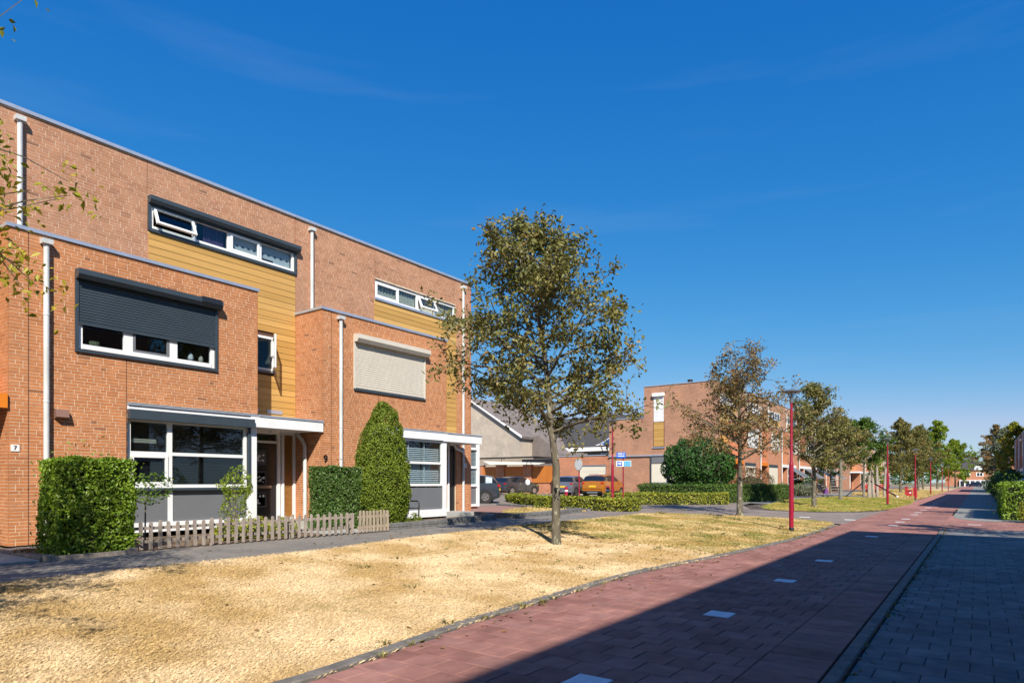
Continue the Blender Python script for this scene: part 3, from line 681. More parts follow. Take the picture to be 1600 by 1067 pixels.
def brick_walls(house, walls, seed, eye):
    """walls: (axis, plane, u0,u1,z0,z1, openings, brick, mortar). Axis x = faces the street, y- = return wall facing back to the camera"""
    rd = random.Random(seed); cand = []; rest = {}; back = {}
    for wi, (ax, pl, u0, u1, z0, z1, ops, bk, mt) in enumerate(walls):
        bb = back.setdefault(mt, MB())
        for a, b, c, d in rects(u0, u1, z0, z1, ops):
            if ax == 'x': bb.box(pl-.10, pl-.0035, a+(.014 if a == u0 else 0), b-(.014 if b == u1 else 0), c, d)
            elif ax == 'y-': bb.box(a, b, pl+.0035, pl+.10, c, d)
            else: bb.box(a, b, pl-.10, pl-.0035, c, d)
        ph = rd.uniform(0, 9)
        for (a, b, c, d, fl) in lay(u0, u1, z0, z1, ops, rd):
            tn = min(.99, max(0, rd.gauss(.55, .13)+.06*math.sin((a+c)*2.1+ph)))
            if rd.random() < .006: tn = .05
            if fl:
                p = Vector((pl, (a+b)/2, (c+d)/2)) if ax == 'x' else Vector(((a+b)/2, pl, (c+d)/2))
                v = p-eye; vis = abs(v.x if ax == 'x' else v.y)/v.length**3
                hl = Vector((pl, 0, 0))
                cand.append((-vis, len(cand), ax, p, tn, bk, (a, b, c, d, pl)))
            else: rest.setdefault(bk, []).append((ax, pl, a, b, c, d, tn))
    cand.sort(key=lambda q: q[:2])
    for q in cand[:298]:
        o = bpy.data.objects.new('brick', brick_var(q[5], 'x' if q[2] == 'x' else 'y')[min(5, int(q[4]*6))]); C.objects.link(o); o.parent = house; o.location = q[3]
        if q[2] == 'y+': o.rotation_euler = (0, 0, math.pi)
        o.rotation_euler.x += rd.uniform(-.006, .006)
    for q in cand[298:]: rest.setdefault(q[5], []).append((q[2], q[6][4], *q[6][:4], q[4]))
    for bk, lst in rest.items():
        b = MB()
        for ax, pl, a, bq, c, d, tn in lst:
            b.tint = tn; e = rd.uniform(-.0012, .0012)
            if ax == 'x': b.box(pl-.012, pl+e, a, bq, c, d, 'l')
            elif ax == 'y-': b.box(a, bq, pl-e, pl+.012, c, d, 'k')
            else: b.box(a, bq, pl-.012, pl+e, c, d, 'f')
        b.build('brickwork', M[bk], house, kind='stuff')
    for mt, b in back.items(): b.build('wall', M[mt], house)
def pipe(parent, x, y, z0, z1, r=.048, elbow=None, brk=True):
    b = MB(); b.tube([(x, y, z0), (x, y, z1)], r, 12)
    for z in [z0+1.0+i*1.6 for i in range(int((z1-z0)/1.6))]:
        if z < z1-.2: b.tube([(x, y, z), (x, y, z+.03)], r+.006, 12)
    if elbow: b.tube([(x, y, z1), (x+elbow[0]*.3, y+elbow[1]*.3, z1+.12), (x+elbow[0], y+elbow[1], z1+elbow[2])], r, 12)
    o = b.build('downpipe', M['pipe'], parent, True)
    if not elbow: c = MB(); c.box(x-.07, x+.08, y-.085, y+.085, z1, z1+.09); c.build('pipe_head', M['pipe'], o)
    return o
def window(parent, x, y0, y1, z0, z1, fr, cols, mull=.09, sash=(), glass='glass', name='window', trans=None, room=2.2, fw=.065, opened=None, roomz=None, label=None, inward=None, roomm='room'):
    """frame in the wall plane at x (outer face), lights given as fractions of the width; trans = z of a transom"""
    b = MB(); dp = .07
    b.box(x-dp, x, y0, y0+fw, z0, z1); b.box(x-dp, x, y1-fw, y1, z0, z1); b.box(x-dp, x-.001, y0+fw, y1-fw, z1-fw, z1); b.box(x-dp, x+.02, y0+fw, y1-fw, z0, z0+fw)
    xs = [y0+fw]; 
    for f in cols: c = y0+f*(y1-y0); b.box(x-dp, x-.002, c-mull/2, c+mull/2, z0+fw, z1-fw); xs += [c-mull/2, c+mull/2]
    xs.append(y1-fw); cells = []
    for a, c in zip(xs[::2], xs[1::2]):
        zz = [z0+fw]+([trans-.035, trans+.035] if trans else [])+[z1-fw]
        if trans: b.box(x-dp, x-.003, a, c, trans-.035, trans+.035)
        for p, q in zip(zz[::2], zz[1::2]): cells.append((a, c, p, q))
    o = b.build(name, fr, parent, label=label)
    for i, (a, c, p, q) in enumerate(cells):
        if i in sash or i == opened:
            s = MB(); t = .055
            sx = 0
            H = q-p
            s.box(-.03, .02, a, a+t, -H, 0); s.box(-.03, .02, c-t, c, -H, 0); s.box(-.03, .019, a+t, c-t, -t, 0); s.box(-.03, .019, a+t, c-t, -H, -H+t)
            so_ = s.build('sash', fr, parent); so_.location = (x+.005, 0, q); so_.rotation_euler = (0, -R(24) if i == opened else 0, 0)
            g = MB(); g.box(-.012, -.004, a+t, c-t, -H+t, -t); g.build('pane', M[glass], so_)
            if i == opened:
                st = MB(); st.tube([(x+.01, a+.03, p+.03), (x+.01+math.sin(R(24))*H*.97, a+.03, q-H*math.cos(R(24))+.03)], .008, 5); st.tube([(x+.01, c-.03, p+.03), (x+.01+math.sin(R(24))*H*.97, c-.03, q-H*math.cos(R(24))+.03)], .008, 5)
                st.build('stay', M['black'], o)
        else:
            g = MB(); g.box(x-.045, x-.037, a, c, p, q); g.build('pane', M[glass], o)
    if room:
        r = MB(); ra, rb, rc, rdd = y0-.05, y1+.05, (roomz or z0)-.05, z1+.15; xb = x-.075-room
        r.add([(x-.075, ra, rc), (xb, ra, rc), (xb, rb, rc), (x-.075, rb, rc), (x-.075, ra, rdd), (xb, ra, rdd), (xb, rb, rdd), (x-.075, rb, rdd)], [(0, 1, 2, 3), (7, 6, 5, 4), (0, 4, 5, 1), (1, 5, 6, 2), (2, 6, 7, 3)])
        r.build('room', M[roomm], parent)
    return o, cells
def shutter(parent, x, y0, y1, zt, zb, zc, m, box=.24, depth_=.21, guide=.055, slat=.052, name='roller_shutter', over=.04, solar=False):
    """box on top, side guides down to zb, curtain down to zc"""
    b = MB(); b.prism([(x, zt), (x+depth_, zt-.02), (x+depth_, zt-box*.62), (x+depth_*.72, zt-box), (x, zt-box)], y0, y1+over)
    o = b.build(name, m, parent)
    g = MB()
    for a in (y0, y1-guide): g.box(x, x+.035, a, a+guide, zb, zt-box)
    g.build('guide', m, o)
    c = MB(); z = zt-box; 
    while z > zc+.01:
        zz = max(zc, z-slat); h = z-zz
        c.add([(x+.006, y0+guide, z), (x+.006, y1-guide, z), (x+.017, y0+guide, z-h*.25), (x+.017, y1-guide, z-h*.25), (x+.017, y0+guide, z-h*.8), (x+.017, y1-guide, z-h*.8), (x+.006, y0+guide, zz+.002), (x+.006, y1-guide, zz+.002)],
              [(0, 2, 3, 1), (2, 4, 5, 3), (4, 6, 7, 5)]); z -= slat
    c.box(x+.004, x+.024, y0+guide, y1-guide, zc-.045, zc)
    c.build('curtain', m, o)
    if solar: s = MB(); s.box(x+depth_*.3, x+depth_+.012, y1-.45, y1+.0, zt-.11, zt+.004); s.build('solar_panel', M['doorblack'], o)
    return o
def boards(house, x, y0, y1, z0, z1, ops, m, pitch=.163, seed=0):
    rd = random.Random(seed); z = z1
    while z > z0+.02:
        zb = max(z0, z-pitch)
        gaps = sorted((o[0], o[1]) for o in ops if o[2] < z-.02 and o[3] > zb+.02); p = y0; segs = []
        for a, b in gaps:
            if a > p+.02: segs.append((p, a))
            p = b
        if p < y1-.02: segs.append((p, y1))
        for a, b in segs:
            q = MB(); q.tint = rd.random(); q.add([(x-.02, a, zb+.003), (x-.02, b, zb+.003), (x+.002, b, zb+.003), (x+.002, a, zb+.003), (x-.006, a, z-.003), (x-.006, b, z-.003), (x-.02, a, z-.003), (x-.02, b, z-.003)],
                  [(0, 1, 2, 3), (3, 2, 5, 4), (4, 5, 7, 6), (0, 3, 4, 6), (1, 7, 5, 2)])
            q.build('board', m, house)
        z = zb
def plate(parent, name, m, x0, x1, y0, y1, z0, z1, label=None):
    b = MB(); b.box(x0, x1, y0, y1, z0, z1); return b.build(name, m, parent, label=label)
def number(parent, s, x, y, z, size, m, bold=.0):
    cu = bpy.data.curves.new('numeral', 'FONT'); cu.body = s; cu.size = size; cu.extrude = .008; cu.align_x = 'CENTER'; cu.align_y = 'CENTER'; cu.offset = bold
    tmp = bpy.data.objects.new('numeral', cu); C.objects.link(tmp); bpy.context.view_layer.update()
    me = bpy.data.meshes.new_from_object(tmp.evaluated_get(bpy.context.evaluated_depsgraph_get())); bpy.data.objects.remove(tmp); me.materials.clear(); me.materials.append(m)
    o = bpy.data.objects.new('numeral', me); C.objects.link(o); o.parent = parent
    o.location = (x, y, z); o.rotation_euler = (R(90), 0, R(90)); return o
def awning(parent, x, y0, y1, z, out, drop, m):
    b = MB(); b.add([(x, y0, z), (x, y1, z), (x+out, y1, z-drop), (x+out, y0, z-drop), (x, y0, z-.012), (x, y1, z-.012), (x+out, y1, z-drop-.012), (x+out, y0, z-drop-.012)], [(0, 3, 2, 1), (4, 5, 6, 7), (2, 3, 7, 6), (0, 1, 5, 4), (0, 4, 7, 3), (1, 2, 6, 5)])
    o = b.build('awning', m, parent)
    c = MB()
    for y in (y0+.1, y1-.1): c.tube([(x, y, z-1.1), (x+out, y, z-drop)], .015, 5)
    c.tube([(x+out, y0, z-drop), (x+out, y1, z-drop)], .02, 6); c.build('awning_arm', M['white'], o); return o

def near_house(y_org, style, label, seed, ext=0.0):
    h = thing('terraced_house', label, 'house', (-15.05, y_org, .36), 0, 'brick terraced houses beside the verge'); B = 1.15; BW = 4.87
    eye = Vector((15.05, -y_org, 1.14)); nine = style == 9
    # bay openings: upstairs window, downstairs window; joints in the brickwork
    up = (1.04, 3.86, 3.68, 5.16); dn = (1.97 if not nine else 1.55, BW+.01, -.1, 2.76)
    j = [(.30, .315, 0, 5.73), (1.95, 1.965, 0, 3.68)]
    top = (2.94 if not nine else 2.86, 6.68 if not nine else 6.63, 6.80, 7.42)
    clad = (2.90 if not nine else 2.82, W if not nine else 6.66, 2.7, 6.80)
    tb = top if nine else (top[0]-.06, top[1]+.06, 6.76, 7.56)
    walls = [('x', B, 0, BW, .0, 5.68, [up, dn]+j, 'brick', 'mortar'),
             ('y-', 0, 0, B-.012, .0, 5.68, [], 'brick', 'mortar'),
             ('y+', BW, 0, B-.012, 2.8, 5.68, [], 'brick', 'mortar'),
             ('x', 0, 0, W+ext, 5.68, 8.34, [tb, (clad[0], clad[1], 5, 6.81), (tb[0]-.012, tb[0]-.002, 7.5, 8.34)], 'brick_brown', 'mortar_brown')]
    if ext: walls.append(('x', 0, clad[1], W+ext, .0, 5.68, [], 'brick', 'mortar'))
    brick_walls(h, walls, seed, eye)
    if ext:
        b = MB(); b.box(-8.8, 0.0-.007, W+ext-.007, W+ext+.05, 0, 8.34); b.build('side_wall', M['far_brick'], h)
    b = MB()
    for a, bb, c, d in j: b.box(B-.03, B-.004, a, bb, c, d)
    b.build('movement_joint', M['joint'], h)
    # roofs and copings
    b = MB(); b.box(-8.8, -.12, 0.0, W+ext, 8.25, 8.33); b.build('roof', M['felt'], h)
    b = MB(); b.box(.0, B-.1, .1, BW-.1, 5.5, 5.56); b.build('bay_roof', M['felt'], h)
    b = MB(); b.box(-.25, .045, 0, W+ext, 8.34, 8.41); b.build('coping', M['coping'], h)
    b = MB(); b.box(B-.20, B+.035, -.03, BW+.03, 5.68, 5.745); b.box(0.003, B-.20, -.03, .12, 5.68, 5.745); b.box(0.003, B-.20, BW-.12, BW+.03, 5.68, 5.745); b.build('coping', M['coping'], h)
    b = MB(); b.box(-8.8, -8.7, 0, W+ext, 0, 8.33); b.box(-8.7, -.11, -.0, .05, 0, 8.25); b.build('rear_wall', M['far_brown'], h)
    # top window
    fr = M['white']; yy0, yy1 = top[0], top[1]
    opened = 0 if not nine else 2
    wo_, cells = window(h, .0 if not nine else -.05, yy0, yy1, 6.84, 7.40, fr, (.27, .5, .73), .07, sash=(0, 2), opened=opened, room=2.0, roomz=6.3)
    plate(h, 'window_sill', M['navy'] if not nine else M['coping'], -.03, .05, yy0-.03, yy1+.03, 6.77, 6.84)
    if nine:
        c = MB()
        for (a, cc, p, q) in cells:
            n_ = 14
            for i in range(n_):
                t0 = a+(cc-a)*i/n_; c.box(-.17, -.165+.02*(i % 2), t0, t0+(cc-a)/n_*.92, p-.05, q+.03)
        c.build('vertical_blind', M['screen'], h)
    else:
        a, cc, p, q = cells[1]; c = MB(); n_ = 16
        for i in range(n_): t0 = a+(cc-a)*(.32+.66*i/n_); c.box(-.16-.02*(i % 2), -.15-.02*(i % 2), t0, t0+(cc-a)*.66/n_, p-.1, q+.05)
        c.build('curtain', M['purple'], h)
        c = MB(); d_ = MB()
        for a, cc, p, q in cells[2:]:
            c.box(-.12, -.11, a, cc, p+.10, q+.02); c.box(-.12, -.11, a+(cc-a)*.45, cc, p, p+.10)
            for i in range(5): y_ = a+(cc-a)*(.1+.2*i); d_.add([(-.104, y_-.045, p+.19), (-.104, y_+.045, p+.19), (-.104, y_, p+.25)], [(0, 1, 2)])
        c.build('roller_blind', M['blindwhite'], h); d_.build('blind_pattern', M['navy'], h)
        shutter(h, .012, yy0-.06, yy1+.06, 7.56, 6.79, 7.38, M['navy'], .17, .16, name='roller_shutter', over=.06)
    # upstairs bay window and its shutter
    if not nine:
        wo_, cells = window(h, B-.02, up[0]+.05, up[1]-.05, up[2]+.02, up[3], M['white'], (.335, .665), .17, sash=(), room=2.3, fw=.09)
        a, cc, p, q = cells[1]; s = MB(); t = .05
        s.box(B-.045, B-.015, a, a+t, p, q); s.box(B-.045, B-.015, cc-t, cc, p, q); s.box(B-.045, B-.016, a+t, cc-t, p, p+t); s.build('screen_frame', M['greypanel'], h)
        shutter(h, B+.004, up[0], up[1], 5.20, 3.68, 4.20, M['navy'], .19, .20, solar=True)
        plate(h, 'window_sill', M['navy'], B-.03, B+.045, up[0], up[1], 3.625, 3.68)
        pt = MB(); pt.lathe([(.05, 0), (.09, .03), (.10, .10), (.09, .10), (.08, .05)], 12, (B-.2, 1.45, 3.80)); pt.build('bowl', M['leaf_silver'], h)
        pt = MB(); pt.lathe([(.02, 0), (.06, .06), (.05, .15), (.02, .20), (0, .2)], 10, (B-.18, 3.35, 3.80)); pt.build('vase', M['blindwhite'], h)
        pt = MB(); pt.lathe([(.02, 0), (.05, .05), (.045, .12), (.02, .17), (0, .17)], 10, (B-.18, 3.58, 3.80)); pt.build('vase', M['cream'], h)
    else:
        shutter(h, B+.004, up[0], up[1], 5.22, 3.72, 3.79, M['cream'], .22, .22, slat=.062)
        plate(h, 'window_sill', M['navy'], B-.03, B+.045, up[0]+.02, up[1], 3.665, 3.715)
        b = MB(); b.box(B-.09, B-.01, up[0], up[1], up[2], up[3]); b.build('window', M['white'], h)
    # canopy with white fascia along bay and recess
    end = W-.01 if not nine else 6.60
    st_ = dn[0]
    b = MB(); b.box(0, B+.02, BW+.004, end, 2.46, 2.68); b.box(0, B-.11, st_, BW+.004, 2.50, 2.66); b.build('canopy', M['white_wood'], h)
    b = MB(); b.box(B+.02, B+.05, BW-.2, end+.02, 2.45, 2.70); 
    if nine: b.box(B+.004, B+.05, st_, BW-.2, 2.47, 2.70)
    else: b.box(B-.02, B+.03, st_, BW-.2, 2.615, 2.69)
    if nine: b.box(0.005, B+.02, end, end+.02, 2.45, 2.70)
    b.build('fascia', M['white_wood'], h)
    b = MB(); b.box(0.003, B+.07, BW+.004, end+.03, 2.70, 2.745); b.box(B+.003, B+.06, st_, BW+.004, 2.70, 2.74); b.build('canopy_coping', M['coping'], h)
    # downstairs window wall
    zb = 1.0
    if not nine:
        f0, f1 = 1.99, 4.62
        wo_, cells = window(h, B-.06, f0, f1, 1.02, 2.45, M['white'], (.325,), .10, trans=1.74, room=3.2, roomz=.1, fw=.07, sash=(0,))
        b = MB(); b.box(B-.02, B+.13, f0-.02, f1+.10, 2.42, 2.615); b.build('roller_shutter', M['navy'], h, label='rolled up blue grey shutter box')
        b = MB(); b.box(B-.04, B+.0, f0-.025, f0, 1.0, 2.42); b.box(B-.04, B+.0, f1+.005, f1+.075, 1.0, 2.42); b.build('guide', M['navy'], h)
        b = MB(); b.box(B-.13, B-.065, f0, 2.80, .3, .96); b.build('panel', M['greypanel'], h)
        b = MB(); b.box(B-.13, B-.065, 2.90, f1, .3, .96); b.build('panel', M['greypanel'], h)
        plate(h, 'window_sill', M['navy'], B-.05, B+.03, f0, f1+.05, .965, 1.015)
        b = MB(); b.box(B-.14, B-.05, 2.80, 2.90, .18, .965); b.box(B-.16, B-.04, 4.70, BW, .18, 2.46); b.box(B-.13, B-.045, f1, 4.70, .18, .965); b.box(B-.15, B-.03, f0, 4.70, .10, .30); b.build('post', M['white_wood'], h)
        b = MB()
        for a, cc, p, q in cells:
            z_ = q-.03
            while z_ > p: b.box(B-.22, B-.185, a, cc, z_, z_+.004); z_ -= .035
        b.build('venetian_blind', M['blinddark'], h)
        b = MB(); 
        for k_ in range(3): b.box(B-.17, B-.168, f0+.02, f0+.62, 1.96+k_*.03, 1.98+k_*.03)
        b.build('blind_slats', M['screen'], h)
    else:
        f0, f1 = 1.57, 4.72
        wo_, cells = window(h, B-.03, f0, f1, 1.02, 2.46, M['white'], (.13, .31), .08, trans=1.74, room=3.0, roomz=.1, fw=.07)
        b = MB(); b.box(B-.13, B-.045, f0, f1, .28, .97); b.build('panel', M['greypanel'], h)
        b = MB(); b.box(B-.14, B-.0, 4.72, BW, .05, 2.46); b.box(B-.15, B+.01, f0, 4.72, .05, .28); b.box(B-.14, B-.02, 3.0, 3.04, .28, .97) if 0 else None; b.build('post', M['white_wood'], h)
        b = MB()
        for a, cc, p, q in cells:
            z_ = q-.02
            top_open = p > 1.7
            while z_ > p:
                t = .004 if (q-z_) < .16 else .030
                b.add([(B-.16, a, z_), (B-.16, cc, z_), (B-.16+.02, cc, z_-t), (B-.16+.02, a, z_-t)], [(0, 3, 2, 1)]); z_ -= .058
            nn_ = max(1, int((cc-a)/.65))
            for i in range(1, nn_): t0 = a+(cc-a)*i/nn_; b.box(B-.135, B-.13, t0-.018, t0+.018, p, q)
        b.build('venetian_blind', M['blindwhite'], h)
    # recess: cladding, casement, door
    cas = (5.30, 6.06, 4.05, 4.95)
    boards(h, .012, clad[0], clad[1], 5.40, 6.77, [], M['cladding'], seed=seed)
    boards(h, .012, BW+.01, clad[1], 2.72, 5.40, [cas] if not nine else [], M['cladding'], seed=seed+1)
    b = MB(); b.box(-.10, -.022, clad[0], clad[1], 2.6, 6.8) if nine else [b.box(-.10, -.022, *r[:2], *r[2:]) for r in rects(clad[0], clad[1], 2.6, 6.8, [cas])]; b.build('cladding_frame', M['joint'], h)
    for a in ((5.15, 5.50), (5.85, 6.20)) if not nine else ((5.25, 5.6),):
        v = plate(h, 'vent', M['coping'], .014, .03, a[0], a[1]+.10, 2.94, 3.04)
    if not nine:
        window(h, .012, *cas, M['white'], (), room=1.2, fw=.06, name='casement_window')
        s = MB(); 
        for q in ((0, .05, 0, .85), (.55, .60, 0, .85)): s.box(-.02, .02, q[0], q[1], q[2], q[3])
        s.box(-.02, .019, .05, .55, 0, .05); s.box(-.02, .019, .05, .55, .80, .85); so_ = s.build('sash', M['white'], h); so_.location = (.03, cas[1]-.04, cas[2]+.02)
        so_.rotation_euler = (0, 0, R(180+62)) 
        g = MB(); g.box(-.006, .002, .05, .55, .05, .80); g.build('pane', M['glass'], so_)
        plate(h, 'window_sill', M['greypanel'], -.02, .07, cas[0]-.02, cas[1]+.03, cas[2]-.05, cas[2])
    # door zone on the main plane
    D0, D1 = (5.05, 6.15) if not nine else (4.95, 5.62)
    b = MB(); zt = 2.46
    P0, P1 = (6.36, 6.64) if not nine else (5.80, 6.20)
    b.box(-.08, .02, D0-.08, D0, .1, zt); b.box(-.08, .03, D1, D1+.09, .1, zt); b.box(-.08, .03, P0-.05 if nine else P0-.07, P0, .1, zt); b.box(-.08, .03, P1, P1+.07, .1, zt); b.box(-.08, .018, D0, D1, 2.16, 2.22); b.box(-.08, .017, D0, P1, 2.40, zt)
    b.box(-.08, .015, P0, P1, .1, .2)
    b.build('door_frame', M['white_wood'], h)
    b = MB(); b.box(-.03, -.02, D0, D1, 2.22, 2.40); b.build('transom_light', M['glass'], h)
    b = MB(); b.box(-.10, -.085, BW, W-.02, 0, 2.46); b.build('recess_wall', M['doorblack'], h)
    if not nine:
        dr = plate(h, 'door', M['doorblack'], -.06, -.01, D0+.01, D1-.01, .14, 2.15)
        for z in (1.60, 1.05, .50):
            f = plate(dr, 'door_panel', M['navy'], -.01, -.002, D0+.42, D0+.80, z-.02, z+.38); 
            g = plate(dr, 'door_light', M['blinddark'] if z == 1.60 else M['carglass'], -.002, .004, D0+.47, D0+.75, z+.03, z+.33)
        lb = MB(); 
        rdl = random.Random(4)
        for z in (1.60, 1.05, .50):
            for i in range(9): y_ = D0+.50+rdl.random()*.2; z_ = z+.06+rdl.random()*.2; lb.box(.0045, .007, y_, y_+.03+rdl.random()*.03, z_, z_+.012+rdl.random()*.05)
        lb.build('leaded_pattern', M['blindwhite'], dr)
        b = MB(); b.box(-.01, .02, D0+.35, D0+.93, .98, 1.05); b.build('letterbox', M['chrome'], dr)
        b = MB(); b.tube([(.02, D0+.12, 1.0), (.06, D0+.12, 1.0), (.06, D0+.22, 1.0)], .012, 6); b.build('handle', M['chrome'], dr)
    else:
        plate(h, 'door', M['white_wood'], -.06, -.01, D0+.01, D1-.01, .14, 2.15)
    z = .2
    while z < 2.39: b = MB(); b.box(-.05, -.02, P0, P1, z+.004, min(z+.163, 2.40)); b.build('board', M['woodpanel'], h); z += .163
    if nine:
        b = MB(); b.tube([(-.0, (P0+P1)/2, .85), (.03, (P0+P1)/2, .80), (.03, (P0+P1)/2+.05, .74), (.0, (P0+P1)/2+.02, .70)], .015, 6); b.build('hook', M['black'], h)
    b = MB(); b.box(-.1, B-.1, BW, W-.02, -.1, .12); b.build('doorstep', M['slab'], h)
    b = MB(); b.lathe([(0, -.08), (.10, -.07), (.13, -.03), (.13, 0)], 12, (.5, 5.75, 2.46)); b.build('porch_lamp', M['white'], h)
    # rainwater pipes
    pipe(h, .06, .50, 5.745, 8.12); pipe(h, B+.075, .56, .0, 5.50)
    if not nine: 
        e = MB(); e.tube([(.55, 6.63, .1), (.55, 6.63, 2.10), (.50, 6.60, 2.25), (.36, 6.56, 2.38), (.36, 6.56, 2.47)], .05, 12); e.build('downpipe', M['pipe'], h, True)
        b = MB(); b.prism([(B, 0), (B+.09, -.01), (B+.13, -.15), (B, -.19)], .70, .91); q_ = b.build('wall_lamp', M['lampbrown'], h); q_.location = (0, 0, 2.50)
        p_ = plate(h, 'number_plate', M['white'], B+.001, B+.012, .04, .17, 1.69, 1.81); number(p_, '7', B+.012, .105, 1.75, .10, M['black'])
    else:
        pipe(h, .06, 6.98, .0, 8.10)
        e = MB(); e.tube([(.075, 6.98, 2.20), (.10, 6.80, 2.26), (.2, 6.45, 2.30), (.2, 6.30, 2.46)], .045, 10); e.build('downpipe', M['pipe'], h, True)
        number(h, '9', B+.012, .105, 1.75, .27, M['black'], .004)
        p_ = plate(h, 'number_plate', M['white'], .001, .012, 7.10, 7.23, 1.68, 1.82); number(p_, '11', .012, 7.165, 1.75, .10, M['black'])
    return h
near_house(3.91, 7, 'brick house number 7 with half lowered dark blue shutter upstairs', 21)
near_house(3.91+6.72, 9, 'brick house number 9 with closed cream shutter on its bay', 22, ext=.73)
# single storey glazed corner beyond house number 9
h = thing('side_extension', 'low white framed glazed extension behind the end pier of house number 9', 'extension', (-17.5, 18.2, .36))
b = MB(); b.box(-4, -.1, 0, 3.4, 0, 2.9); b.build('wall', M['far_brick'], h)
b = MB(); b.box(-4, .05, -.05, 3.5, 2.9, 3.12); b.build('fascia', M['white_wood'], h)
b = MB()
for a in (.1, 1.2, 2.3, 3.28): b.box(-.12, .02, a, a+.14, .1, 2.9)
for z in (.1, .95, 1.72, 2.52): b.box(-.12, .01, .24, 3.28, z, z+.10)
b.build('window_frame', M['white_wood'], h)
b = MB(); b.box(-.09, -.06, .24, 3.28, .2, .95); b.build('panel', M['greypanel'], h)
b = MB(); b.box(-.09, -.06, .24, 3.28, 2.62, 2.9); b.build('panel', M['greypanel'], h)
b = MB(); z = 1.05
while z < 2.5: b.box(-.095, -.07, .24, 3.28, z, z+.035); z += .055
b.build('venetian_blind', M['blindwhite'], h)
b = MB(); b.box(-.06, -.05, .24, 3.28, 1.05, 1.72); b.build('pane', M['glass'], h)
b = MB(); b.box(-.06, -.05, .24, 3.28, 1.82, 2.52); b.build('pane', M['glass'], h)

# ---------------------------------------------------------------- houses further off: same type, brickwork by material
def far_window(h, x, y0, y1, z0, z1, cols, fr='white', trans=None, m2='glass', nm='window'):
    b = MB(); t = .07; b.box(x-.02, x+.03, y0, y0+t, z0, z1); b.box(x-.02, x+.03, y1-t, y1, z0, z1); b.box(x-.02, x+.029, y0+t, y1-t, z1-t, z1); b.box(x-.02, x+.035, y0+t, y1-t, z0, z0+t)
    for f in cols: c = y0+f*(y1-y0); b.box(x-.02, x+.028, c-.045, c+.045, z0+t, z1-t)
    if trans: b.box(x-.02, x+.027, y0+t, y1-t, trans-.04, trans+.04)
    o = b.build(nm, M[fr], h); g = MB(); g.box(x-.01, x+.008, y0+t, y1-t, z0+t, z1-t); g.build('pane', M['darkpane'] if m2 == 'glass' else M[m2], o); return o
M['darkpane'] = mat('dark_window_pane', (.02, .025, .03), .05, spec=.9)
def far_house(loc, label, kind, rz=0, mirror=True, group='brick terraced houses of the far row', detail=True):
    h = thing('terraced_house', label, 'house', loc, rz, group); MIRROR[0] = W if mirror else None; B = 1.15; BW = 4.87
    b = MB(); b.box(-5.40, 0, 0.003, W-.003, 0, 8.34); b.build('wall', M['far_brown'], h)
    b = MB(); b.box(0.0, B, 0, BW, 0, 5.70); b.build('bay', M['far_brick'], h)
    b = MB(); b.box(-.25, .045, 0, W, 8.34, 8.41); b.box(-5.45, -5.3, 0, W, 8.34, 8.41); b.build('coping', M['coping'], h)
    b = MB(); b.box(.01, B+.035, -.03, BW+.03, 5.70, 5.76); b.build('coping', M['coping'], h)
    boards(h, .03, 2.92, W-.03, 5.77, 6.78, [], M['cladding'], seed=1); boards(h, .03, BW+.01, W-.03, 2.72, 5.77, [], M['cladding'], seed=2)
    if kind in 'ac':
        shutter(h, .03, 2.92, 6.66, 7.55, 6.8, 6.85, M['white'], .2, .2, slat=.10)
    else: far_window(h, 0.0, 2.92, 6.66, 6.80, 7.5, (.27, .5, .73))
    if kind in 'abc': shutter(h, B+.004, 1.04, 3.86, 5.2, 3.7, 3.8, M['cream' if kind != 'a' else 'white'], .2, .2, slat=.10)
    else: far_window(h, B, 1.04, 3.86, 3.7, 5.2, (.33, .66))
    o = M['orange'] if kind in 'ac' else M['white_wood']
    b = MB(); b.box(0.01, B-.01, BW, W-.01, 2.48, 2.68); b.box(B-.01, B+.05, BW-(0 if kind in 'ac' else 3.2), W-.01, 2.45, 2.70); b.build('canopy', o, h)
    if kind in 'ac':
        b = MB(); b.box(B+.003, B+.03, 1.7, 4.5, 2.35, 2.6); b.build('fascia', M['navy'], h)
        b = MB(); b.box(B+.003, B+.02, 1.75, 4.45, .3, 2.35); b.build('sunscreen', M['screen'], h)
    else:
        far_window(h, B, 1.6, 4.82, .9, 2.42, (.3,), trans=1.7); b = MB(); b.box(B+.003, B+.02, 1.6, 4.82, .15, .88); b.build('panel', M['greypanel'], h)
        awning(h, B+.06, 1.5, 4.7, 2.42, 1.25, .85, M['greypanel'])
    b = MB(); b.box(.003, .03, 5.0, 6.2, .1, 2.2); b.build('door', M['doorblack'] if kind in 'bd' else M['woodpanel'], h)
    far_window(h, 0, 6.28, 6.66, .2, 2.3, (), m2='blindwhite', nm='side_light')
    pipe(h, .07, .50, 5.76, 8.12, brk=False); pipe(h, B+.08, .50, .0, 5.5, brk=False)
    MIRROR[0] = None; return h
def clone(o, loc, label, rz=None, group=None):
    c = copy_tree(o); c.location = loc; c['label'] = label
    if rz is not None: c.rotation_euler = (0, 0, rz)
    if group: c['group'] = group
    return c
hx = -15.05
fh = {}
fh['a'] = far_house((hx, 46.1, .36), 'far terraced house with white roller shutters beside the clipped round tree', 'a')
fh['c'] = far_house((hx, 46.1+W, .36), 'far terraced house with orange canopy behind the bronze shrub', 'c')
fh['b'] = far_house((hx, 46.1+2*W, .36), 'far terraced house with cream bay shutter, third from the corner glazing', 'b')
fh['d'] = far_house((hx, 46.1+3*W, .36), 'far terraced house with grey awning, next to the planted pale shrub', 'd')
clone(fh['d'], (hx, 46.1+4*W, .36), 'far terraced house with grey awning behind the picnic table')
clone(fh['b'], (hx, 46.1+5*W, .36), 'last house of the far row, partly hidden by the playground tree')
